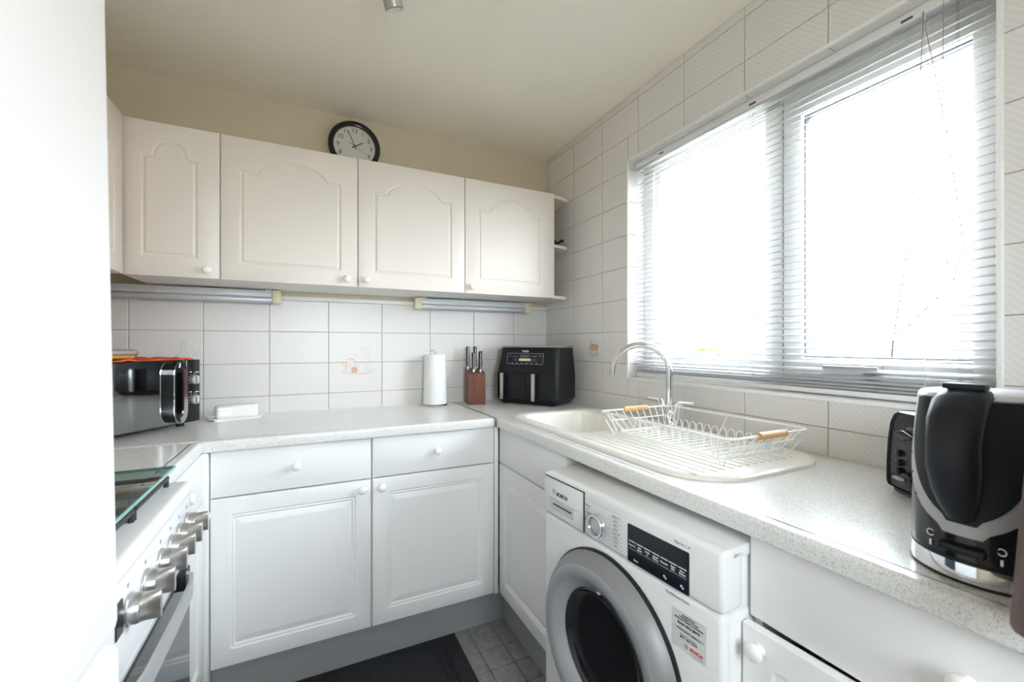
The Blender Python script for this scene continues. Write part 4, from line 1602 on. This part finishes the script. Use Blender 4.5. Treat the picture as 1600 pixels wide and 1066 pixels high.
# ------------------------------------------------------------------ butter dish
t = thing('butter_dish', 'white lidded butter dish on the back worktop', 'butter dish', (-1.632, -0.112, 0.9), math.radians(14))
b = Bld()
o1 = rrect(-0.105, 0.105, -0.057, 0.057, 0.02, 4)
o2 = rrect(-0.088, 0.088, -0.044, 0.042, 0.014, 4)
b.loft([[(x, y, 0.0) for x, y in o2], [(x, y, 0.004) for x, y in o2], [(x, y, 0.010) for x, y in o1], [(x, y, 0.012) for x, y in o1], [(x, y, 0.007) for x, y in o2]])
obj('plate', b, 'porcelain', t, 40)
b = Bld()
b.box((-0.078, -0.038, 0.007), (0.078, 0.038, 0.060), 0.010, 3)
obj('lid', b, 'porcelain', t, 40)

# ------------------------------------------------------------------ kitchen roll
t = thing('kitchen_roll', 'white kitchen roll on a chrome stand by the back wall', 'kitchen roll', (-0.738, -0.088, 0.9))
b = Bld()
b.lathe([(0.066, 0.0), (0.068, 0.003), (0.066, 0.006), (0.0, 0.007)], 36)
obj('stand_base', b, 'chrome', t, 40)
b = Bld()
b.lathe([(0.0615, 0.008), (0.062, 0.02), (0.0585, 0.14), (0.055, 0.266), (0.053, 0.27), (0.020, 0.27), (0.020, 0.06)], 40, None, True, False)
obj('paper', b, 'paper', t, 40)
b = Bld()
pts = [(0, 0, 0.005), (0, 0, 0.272)] + [(-0.012 + 0.014 * math.cos(a), 0, 0.282 + 0.012 * math.sin(a)) for a in [(-0.3 + 2.9 * k / 10) for k in range(11)]]
b.tube(pts, 0.0022, 6)
obj('hook', b, 'chrome', t, 50)

# ------------------------------------------------------------------ knife block
t = thing('knife_block', 'dark red-brown wooden knife block beside the air fryer', 'knife block', (-0.522, -0.125, 0.9), math.radians(-9))
b = Bld()
b.prism([(-0.05, 0.0), (0.062, 0.0), (0.062, 0.192), (-0.05, 0.166)], -0.046, 0.046, 'YZ')
obj('block', b, 'walnut', t, 20)
KN = None
for (x, y, h, l_) in ((-0.033, 0.040, 0.187, 0.125), (0.008, 0.040, 0.187, 0.125), (0.040, 0.040, 0.187, 0.100), (-0.012, -0.012, 0.175, 0.104), (0.026, -0.012, 0.175, 0.104)):
    k = thing('kitchen_knife', {(-0.033): 'black-handled knife at the far left rear of the wooden knife block',
                                0.008: 'black-handled knife standing in the rear middle of the knife block',
                                0.040: 'black-handled knife at the rear of the block nearest the air fryer',
                                (-0.012): 'shorter black-handled knife in the front slot left of centre',
                                0.026: 'shorter black-handled knife in the front slot towards the air fryer'}[x], 'knife', (0, 0, 0), 0, 'knives in the block')
    ca, sa = math.cos(math.radians(-9)), math.sin(math.radians(-9))
    k.location = (-0.522 + x * ca - y * sa, -0.125 + x * sa + y * ca, 0.9 + h)
    k.rotation_euler = (math.radians(-3), 0, math.radians(-9))
    b = Bld()
    b.box((-0.0055, -0.008, -0.10), (0.0005 - 0.004, 0.012, -0.004))
    obj('blade', b, 'steel', k, 0)
    b = Bld()
    b.loft([rpath_ for rpath_ in [[(x_, y_, z0_) for x_, y_ in rrect(-w_, w_, -d_, d_, 0.003, 2)] for (w_, d_, z0_) in ((0.0050, 0.006, -0.012), (0.0062, 0.009, 0.0), (0.0062, 0.009, 0.012))]])
    obj('bolster', b, 'steel', k, 40)
    b = Bld()
    b.loft([[(x_, y_, z0_) for x_, y_ in rrect(-w_, w_, -d_, d_, 0.004, 2)] for (w_, d_, z0_) in ((0.0068, 0.0095, 0.012), (0.0080, 0.0115, 0.03), (0.0075, 0.0105, l_ * 0.6), (0.0082, 0.012, l_ - 0.004), (0.0070, 0.010, l_))])
    hd_ = obj('grip', b, 'black', k, 40)
    b = Bld()
    b.box((-0.0009, -0.0122, 0.014), (0.0009, -0.0085, l_ - 0.004))
    obj('tang', b, 'steel', hd_, 0)

# ------------------------------------------------------------------ air fryer
AR = math.atan2(-0.285, 0.185)
af = thing('air_fryer', 'black twin-drawer air fryer in the corner of the worktop', 'air fryer', (-0.401, -0.152, 0.9), AR)
AW, AD, AH = 0.372, 0.232, 0.318


def af_loop(inset, z0_, front=0.0, r=0.03):
    return [(x, y, z0_) for x, y in rrect(-0.012 + inset, AW - inset, front + inset * 0.6, AD - inset * 0.3, [r, 0.02, 0.02, r], 5)]


b = Bld()
b.loft([af_loop(0.022, 0.006), af_loop(0.016, 0.012), af_loop(0.0, 0.034), af_loop(0.0, 0.165), af_loop(0.003, 0.20, 0.004), af_loop(0.012, 0.300, 0.020), af_loop(0.014, 0.306, 0.022)])
obj('housing', b, 'black', af, 35)
b = Bld()
b.loft([af_loop(0.012, 0.306, 0.018), af_loop(0.010, 0.309, 0.016), af_loop(0.012, 0.316, 0.018), af_loop(0.018, 0.319, 0.024)])
obj('top_plate', b, 'steel', af, 35)
for (xa, xb_) in ((0.004, 0.1785), (0.1815, 0.356)):
    b = Bld()
    b.prism(rrect(xa, xb_, 0.030, 0.172, 0.006, 3), -0.006, 0.010, 'XZ', 0.002)
    dw = obj('drawer', b, 'black', af, 35)
    hx = xa + 0.046 if xa < 0.1 else xa + 0.062
    b = Bld()
    b.box((hx - 0.0105, -0.040, 0.028), (hx + 0.0105, -0.030, 0.170), 0.003)
    obj('handle', b, 'steel', dw)
    b = Bld()
    b.box((hx - 0.008, -0.032, 0.034), (hx + 0.008, -0.004, 0.164), 0.002)
    obj('handle_stem', b, 'black', dw)
# control panel: tilted with the upper front
pnl = bpy.data.objects.new('control_panel', None)
bpy.data.objects.remove(pnl)
b = Bld()
b.prism(rrect(0.060, 0.282, -0.030, 0.030, 0.005, 3), -0.0016, 0.0, 'XZ')
tl = math.atan2(0.016, 0.1)
pn = obj('control_panel', b, 'display', af, 35, (0, 0.0095, 0.247), (-tl, 0, 0))
b = Bld()
o_ = rrect(0.060, 0.282, -0.030, 0.030, 0.005, 3)
i_ = offset(o_, 0.0016)
b.loft([[(x, -0.0014, z0_) for x, z0_ in o_], [(x, -0.0022, z0_) for x, z0_ in o_], [(x, -0.0022, z0_) for x, z0_ in i_], [(x, -0.0014, z0_) for x, z0_ in i_]], True, False, False)
obj('panel_border', b, 'silver', pn, 0)
b = Bld()
b.prism(rrect(0.135, 0.207, -0.012, 0.001, 0.004, 3), -0.0024, -0.0012, 'XZ')
obj('start_button', b, 'cream_plastic', pn)
b = Bld()
b.box((0.140, -0.0020, 0.006), (0.202, -0.0012, 0.022))
obj('readout', b, 'dark_grey', pn, 0)
b = Bld()
for cx_ in (0.107, 0.121, 0.221, 0.235):
    b.tube([(cx_ + 0.0065 * math.cos(a), -0.0018, -0.006 + 0.0065 * math.sin(a)) for a in [2 * PI * k / 14 for k in range(14)]], 0.0005, 4, True)
for k in range(6):
    b.box((0.090 + 0.030 * k, -0.0020, -0.0245), (0.098 + 0.030 * k, -0.0012, -0.021))
for k in range(4):
    b.box((0.098 + 0.008 * k, -0.0020, 0.012), (0.103 + 0.008 * k, -0.0012, 0.0145))
    b.box((0.212 + 0.008 * k, -0.0020, 0.012), (0.217 + 0.008 * k, -0.0012, 0.0145))
obj('button_marks', b, 'print_grey', pn, 0)
b = Bld()
b.box((0.072, -0.0020, 0.009), (0.084, -0.0012, 0.018))
b.box((0.254, -0.0020, 0.009), (0.266, -0.0012, 0.018))
obj('zone_marks', b, mat('dim_red_mark', (0.22, 0.03, 0.03), 0.5), pn, 0)
text('brand_lettering', 'NINJA', pn, (0.172, -0.0008, 0.0405), 'print_white', 0.040, 0.0135, bold=0.0003)
for xx in (0.03, AW - 0.05):
    for yy in (0.04, AD - 0.04):
        b = Bld()
        b.cyl((xx, yy, 0.0), (xx, yy, 0.010), 0.014, seg=12)
        obj('foot', b, 'black', af)

# ------------------------------------------------------------------ clock
t = thing('wall_clock', 'round black-rimmed wall clock above the wall cabinets', 'clock', (-1.136, 0.0, 2.232))
mt = Matrix.Rotation(PI / 2, 4, 'X')
b = Bld()
b.lathe([(0.120, 0.0), (0.126, 0.008), (0.126, 0.024), (0.121, 0.033), (0.112, 0.035), (0.102, 0.031), (0.099, 0.022)], 56, mt, True, False)
obj('rim', b, 'black_gloss', t, 40)
b = Bld()
b.lathe([(0.1, 0.012), (0.1, 0.018), (0.0, 0.018)], 48, mt)
face = obj('face', b, 'clock_face', t, 40)
for h in range(1, 13):
    a = math.radians(90 - 30 * h)
    text('numeral', str(h), face, (0.079 * math.cos(a), -0.0187, 0.079 * math.sin(a)), 'print_dark', None, 0.030)


def hand(nm, ang, r0_, r1_, w, y):
    a = math.radians(90 - ang)
    d = Vector((math.cos(a), 0, math.sin(a)))
    n_ = Vector((-d.z, 0, d.x))
    bb = Bld()
    p0, p1 = d * r0_, d * r1_
    lo_ = [p0 + n_ * w / 2, p0 - n_ * w / 2, p1 - n_ * w / 3, p1 + n_ * w / 3]
    bb.loft([[(p.x, y, p.z) for p in lo_], [(p.x, y - 0.001, p.z) for p in lo_]])
    return obj(nm, bb, 'print_dark', t, 0)


hand('hour_hand', 58, -0.014, 0.048, 0.006, -0.020)
hand('minute_hand', 337, -0.014, 0.076, 0.0045, -0.022)
hand('second_hand', 121, -0.030, 0.072, 0.0014, -0.024)
b = Bld()
b.lathe([(0.005, 0.019), (0.005, 0.027), (0.0, 0.027)], 14, mt)
obj('hub', b, 'print_dark', t)
b = Bld()
b.lathe([(0.101, 0.0290), (0.0, 0.0295)], 48, mt, False, True)
obj('clock_glass', b, 'clock_glass', t, 40)

# ------------------------------------------------------------------ under-cabinet strip lights
for (x0, x1, lab) in ((-2.20, -1.463, 'grey under-cabinet strip light above the microwave'), (-0.840, -0.150, 'grey under-cabinet strip light above the knife block and air fryer')):
    t = thing('strip_light', lab, 'light', (x0, -0.03, 1.477), 0, 'under-cabinet strip lights')
    w = x1 - x0
    b = Bld()
    b.box((0.03, -0.040, -0.036), (w - 0.03, 0.0, -0.006), 0.002)
    obj('housing', b, 'diffuser', t)
    b = Bld()
    b.box((0.03, -0.044, -0.062), (w - 0.03, -0.006, -0.036), 0.010, 3)
    obj('diffuser', b, 'silver_light', t)
    for (xa, xb_) in ((0.0, 0.036), (w - 0.036, w)):
        b = Bld()
        b.box((xa, -0.047, -0.064), (xb_, 0.0, -0.003), 0.005, 2)
        obj('end_cap', b, 'cream_plastic', t)
    for xx in (0.05, w - 0.05):
        b = Bld()
        b.box((xx - 0.012, -0.03, -0.008), (xx + 0.012, -0.005, 0.0))
        obj('mounting_pad', b, 'print_white', t, 0)
    b = Bld()
    b.box((w * 0.37, -0.046, -0.026), (w * 0.37 + 0.016, -0.039, -0.010), 0.002)
    obj('switch', b, 'cream_plastic', t)

# ------------------------------------------------------------------ blue ornament on the corner shelf
t = thing('blue_teapot', 'small dark blue glazed ornament on the middle corner shelf', 'ornament', (-0.088, -0.225, UZ0 + 0.283 + 0.0163))
b = Bld()
b.lathe([(0.012, 0.0), (0.020, 0.003), (0.030, 0.016), (0.030, 0.030), (0.020, 0.042), (0.011, 0.046), (0.004, 0.052), (0.0, 0.054)], 24)
obj('body', b, 'blue_glaze', t, 50)
b = Bld()
b.tube([(0.022, 0, 0.018), (0.040, 0, 0.032), (0.052, 0, 0.044), (0.062, 0, 0.046)], [0.010, 0.008, 0.008, 0.009], 10)
b.lathe([(0.0, -0.009), (0.007, -0.006), (0.0095, 0.0), (0.007, 0.006), (0.0, 0.009)], 12, Matrix.Translation((0.064, 0, 0.047)))
obj('spout', b, 'blue_glaze', t, 50)
# ------------------------------------------------------------------ toaster
tdx, tdy = -0.616, -0.788
TR = math.atan2(tdy, tdx)       # direction of the end face, left to right as seen
ts = thing('toaster', 'black gloss toaster behind the kettle by the window wall', 'toaster', (-0.184, -1.815, 0.9), TR)
# local x along the end face, y into the body
TW, TL_, TH = 0.175, 0.205, 0.182


def t_loop(y_, sc):
    pts = []
    cx_, base = TW / 2, 0.012
    hw = TW / 2 * sc
    top = TH * (0.5 + 0.5 * sc)
    outl = [(-0.94, 0.0), (-1.0, 0.05), (-1.0, 0.30), (-0.95, 0.60), (-0.84, 0.85), (-0.70, 0.96), (-0.5, 1.0), (0.5, 1.0), (0.70, 0.96), (0.84, 0.85), (0.95, 0.60), (1.0, 0.30), (1.0, 0.05), (0.94, 0.0)]
    for a, c in outl:
        pts.append((cx_ + a * hw, y_, base + (top - base) * c))
    return pts


b = Bld()
b.loft([t_loop(0.006, 0.93), t_loop(0.002, 0.95), t_loop(0.008, 0.99), t_loop(0.02, 1.0), t_loop(TL_ - 0.02, 1.0), t_loop(TL_ - 0.004, 0.97), t_loop(TL_, 0.93)])
obj('shell', b, 'black_gloss', ts, 45)
b = Bld()
b.box((TW / 2 - 0.036, 0.03, TH - 0.006), (TW / 2 - 0.012, TL_ - 0.03, TH + 0.0012))
b.box((TW / 2 + 0.012, 0.03, TH - 0.006), (TW / 2 + 0.036, TL_ - 0.03, TH + 0.0012))
obj('slot', b, 'dark_grey', ts, 0)
b = Bld()
b.box((TW / 2 - 0.016, -0.0005, 0.045), (TW / 2 + 0.030, 0.006, 0.150), 0.002)
obj('lever_track', b, 'black', ts)
b = Bld()
b.prism([(-0.030, 0.0), (0.0, 0.008), (0.030, 0.0), (0.022, -0.006), (0.0, -0.013), (-0.022, -0.006)], -0.020, 0.002, 'XZ', 0.002)
lv = obj('lever', b, 'black_gloss', ts, 35, (TW / 2 + 0.004, 0, 0.138))
b = Bld()
b.lathe([(0.019, 0.0), (0.019, 0.006), (0.016, 0.014), (0.0, 0.015)], 24, Matrix.Translation((TW / 2 - 0.004, 0.004, 0.040)) @ Matrix.Rotation(PI / 2, 4, 'X'))
dl = obj('browning_dial', b, 'black_gloss', ts, 40)
b = Bld()
b.box((TW / 2 - 0.030, -0.018, 0.039), (TW / 2 - 0.004, -0.009, 0.044), 0.001)
obj('dial_pointer', b, 'silver', dl)
for zz_ in (0.088, 0.068, 0.050):
    b = Bld()
    b.lathe([(0.0075, 0.0), (0.0075, 0.005), (0.0045, 0.008), (0.0, 0.008)], 16, Matrix.Translation((TW / 2 - 0.046, 0.005, zz_)) @ Matrix.Rotation(PI / 2, 4, 'X'))
    obj('button', b, 'black_gloss', ts, 40)
b = Bld()
b.box((0.01, 0.012, 0.0), (TW - 0.01, TL_ - 0.012, 0.014), 0.003)
obj('base', b, 'dark_grey', ts)

# ------------------------------------------------------------------ kettle
kt = thing('kettle', 'black and steel jug kettle with a large soft-grip handle', 'kettle', (-0.485, -2.058, 0.9), math.atan2(-2.309 + 2.058, -1.351 + 0.485) + PI / 2 - math.radians(15))
kt.scale = (0.95, 0.95, 1.04)
# local -y faces the camera (handle side)
b = Bld()
b.lathe([(0.076, 0.0), (0.0795, 0.003), (0.080, 0.012), (0.079, 0.026)], 48)
obj('base_ring', b, 'chrome', kt, 40)
b = Bld()
b.lathe([(0.0785, 0.0), (0.0805, 0.0015), (0.0805, 0.0035), (0.0785, 0.005)], 48)
b.lathe([(0.0775, 0.026), (0.0795, 0.0275), (0.0795, 0.0305), (0.077, 0.032)], 48)
obj('base_seal', b, 'black', kt, 40)
prof_k = [(0.0785, 0.031), (0.0790, 0.06), (0.0780, 0.10), (0.0755, 0.15), (0.0720, 0.20), (0.0690, 0.235)]


def kr(z0_):
    for (r0_, z1_), (r2_, z2_) in zip(prof_k[:-1], prof_k[1:]):
        if z1_ <= z0_ <= z2_:
            f = (z0_ - z1_) / (z2_ - z1_)
            return r0_ + (r2_ - r0_) * f
    return prof_k[0][0] if z0_ < prof_k[0][1] else prof_k[-1][0]


b = Bld()
b.lathe(prof_k + [(0.066, 0.238)], 56)
obj('body', b, 'black_gloss', kt, 40)


def shield(half_ang, z0_, z1_, off, n=18, mz=22, power=1.0, shift=0.0):
    """curved patch on the kettle wall, U-shaped towards the bottom; returns list of rows"""
    rows = []
    for j in range(mz + 1):
        zf = j / mz
        z = z0_ + (z1_ - z0_) * zf
        wa = half_ang * (1 - (1 - min(zf / 0.72, 1.0)) ** 1.9) ** 0.62 if zf < 0.72 else half_ang * (1 - 0.06 * ((zf - 0.72) / 0.28))
        wa = max(wa, 0.20 * half_ang)
        rows.append([(-PI / 2 + shift - wa + 2 * wa * i / n, z) for i in range(n + 1)])
    return [[((kr(z) + off) * math.cos(a), (kr(z) + off) * math.sin(a), z) for a, z in row] for row in rows]


def patch(bb, rows, thick_rows):
    va = [[bb.bm.verts.new(p) for p in r_] for r_ in rows]
    vb = [[bb.bm.verts.new(p) for p in r_] for r_ in thick_rows]
    J, I = len(va) - 1, len(va[0]) - 1
    for j in range(J):
        for i in range(I):
            bb.bm.faces.new((va[j][i], va[j][i + 1], va[j + 1][i + 1], va[j + 1][i]))
            bb.bm.faces.new((vb[j][i], vb[j + 1][i], vb[j + 1][i + 1], vb[j][i + 1]))
    per_ = [(0, i) for i in range(I + 1)] + [(j, I) for j in range(1, J + 1)] + [(J, i) for i in range(I - 1, -1, -1)] + [(j, 0) for j in range(J - 1, 0, -1)]
    for q in range(len(per_)):
        a_, c_ = per_[q], per_[(q + 1) % len(per_)]
        bb.bm.faces.new((va[a_[0]][a_[1]], vb[a_[0]][a_[1]], vb[c_[0]][c_[1]], va[c_[0]][c_[1]]))


b = Bld()
patch(b, shield(1.25, 0.062, 0.236, 0.003), shield(1.25, 0.062, 0.236, -0.004))
sh = obj('steel_shield', b, 'silver', kt, 40)
b = Bld()
patch(b, shield(0.93, 0.078, 0.236, 0.0055), shield(0.93, 0.078, 0.236, -0.002))
obj('grip_surround', b, 'black_soft', kt, 40)
# water marks as dots along the shield
for sg in (-1, 1):
    for (zz_, fa) in ((0.098, 0.72), (0.125, 0.90), (0.152, 1.0), (0.176, 1.03)):
        a = -PI / 2 + sg * 1.09 * fa
        b = Bld()
        r_ = kr(zz_) + 0.003
        q = Matrix.Translation((r_ * math.cos(a), r_ * math.sin(a), zz_)) @ Vector((math.cos(a), math.sin(a), 0)).to_track_quat('Z', 'Y').to_matrix().to_4x4()
        b.lathe([(0.0018, -0.001), (0.0018, 0.0006), (0.0, 0.0006)], 10, q)
        obj('level_mark', b, 'print_dark', sh, 0)
# handle: a thick grip that bows out from the lid and comes back to the foot of the shield
b = Bld()
hp = [(0.0, -0.040, 0.240, 0.025, 0.012), (0.0, -0.066, 0.241, 0.028, 0.013), (0.0, -0.090, 0.232, 0.0295, 0.016), (0.0, -0.106, 0.211, 0.0295, 0.018), (0.0, -0.113, 0.184, 0.028, 0.018),
      (0.0, -0.112, 0.154, 0.0285, 0.017), (0.0, -0.105, 0.126, 0.025, 0.0155), (0.0, -0.095, 0.104, 0.020, 0.013), (0.0, -0.084, 0.088, 0.015, 0.010)]
loops = []
for i, (x_, y_, z0_, w_, d_) in enumerate(hp):
    p_, n_ = hp[max(i - 1, 0)], hp[min(i + 1, len(hp) - 1)]
    tv = Vector((0, n_[1] - p_[1], n_[2] - p_[2])).normalized()
    nv = Vector((0, tv.z, -tv.y))
    loops.append([tuple(Vector((x_ + w_ * math.cos(a), y_, z0_)) + nv * d_ * math.sin(a)) for a in [2 * PI * k / 16 for k in range(16)]])
b.loft(loops)
obj('handle', b, 'black_soft', kt, 60)
b = Bld()
b.lathe([(0.070, 0.235), (0.0715, 0.238), (0.0700, 0.242), (0.066, 0.2445), (0.045, 0.2475), (0.02, 0.2485), (0.0, 0.2488)], 48)
obj('lid', b, 'silver_light', kt, 40)
b = Bld()
b.box((-0.022, -0.078, 0.2505), (0.022, -0.056, 0.2585), 0.002)
obj('lid_button', b, 'black_soft', kt)
b = Bld()
b.box((-0.024, -0.090, 0.040), (0.024, -0.074, 0.050), 0.003)
sw = obj('switch', b, 'black', kt)
for xx in (-0.036, 0.036):
    b = Bld()
    yy = -math.sqrt(0.0792 ** 2 - xx ** 2) - 0.0006
    b.tube([(xx + 0.0042 * math.cos(a), yy, 0.053 + 0.0042 * math.sin(a)) for a in [2 * PI * k / 14 for k in range(14)]], 0.0008, 5, True)
    b.box((xx - 0.0012, yy - 0.0006, 0.036), (xx + 0.0012, yy + 0.002, 0.0435))
    obj('switch_mark', b, 'print_white', sw, 0)
b = Bld()
b.loft([[(-0.018, 0.060, 0.200), (0.018, 0.060, 0.200), (0.018, 0.064, 0.238), (-0.018, 0.064, 0.238)], [(-0.006, 0.088, 0.222), (0.006, 0.088, 0.222), (0.006, 0.092, 0.237), (-0.006, 0.092, 0.237)]])
obj('spout', b, 'silver', kt, 20)

# ------------------------------------------------------------------ chopping board at the right edge
bd = thing('chopping_board', 'taupe wooden board stood on edge at the worktop front beside the kettle', 'chopping board', (-0.654, -2.124, 0.9), 0)
b = Bld()
b.prism(rrect(0.0, 0.25, 0.0, 0.30, 0.018, 4), -0.020, 0.0, 'XZ', 0.004)
obj('board', b, 'board', bd, 35)
bd.rotation_euler = (math.radians(4.5), 0, math.radians(-25))

# ------------------------------------------------------------------ ceiling spotlight
t = thing('ceiling_spotlight', 'brushed steel ceiling spotlight bar with a cylindrical lamp head', 'light', (-1.16, -1.10, CEIL))
b = Bld()
b.box((-0.03, -0.30, -0.022), (0.03, 0.12, 0.0), 0.006)
obj('bar', b, 'steel', t)
for yy in (0.06, -0.24):
    b = Bld()
    b.cyl((0.0, yy, -0.02), (0.01, yy + 0.005, -0.075), 0.006, seg=10)
    arm_ = obj('arm', b, 'steel', t)
    b = Bld()
    p0, p1 = Vector((0.004, yy - 0.012, -0.060)), Vector((0.042, yy + 0.022, -0.163))
    b.cyl(p0, p1, 0.0265, 0.0275, 24)
    hd_ = obj('lamp_head', b, 'steel', t, 40)
    dv = (p1 - p0).normalized()
    b = Bld()
    b.cyl(p1 - dv * 0.002, p1 + dv * 0.0015, 0.0225, 0.0225, 24)
    obj('lamp_glass', b, 'lamp_glass', hd_, 40)

# ------------------------------------------------------------------ floor mat
t = thing('floor_mat', 'charcoal ribbed floor mat with black border by the base cabinets', 'mat', (-1.12, -0.86, FZ))
b = Bld()
b.box((-0.34, -0.24, 0.0005), (0.34, 0.31, 0.006), 0.002, 1)
obj('border', b, 'mat_edge', t)
b = Bld()
b.box((-0.29, -0.20, 0.005), (0.235, 0.285, 0.0105), 0.002, 1)
obj('pile', b, 'mat_pile', t)
for xx in (0.246, 0.263, 0.280):
    b = Bld()
    b.box((xx - 0.0055, -0.20, 0.005), (xx + 0.0055, 0.285, 0.0105), 0.002, 1)
    obj('stripe', b, 'mat_pile', t)
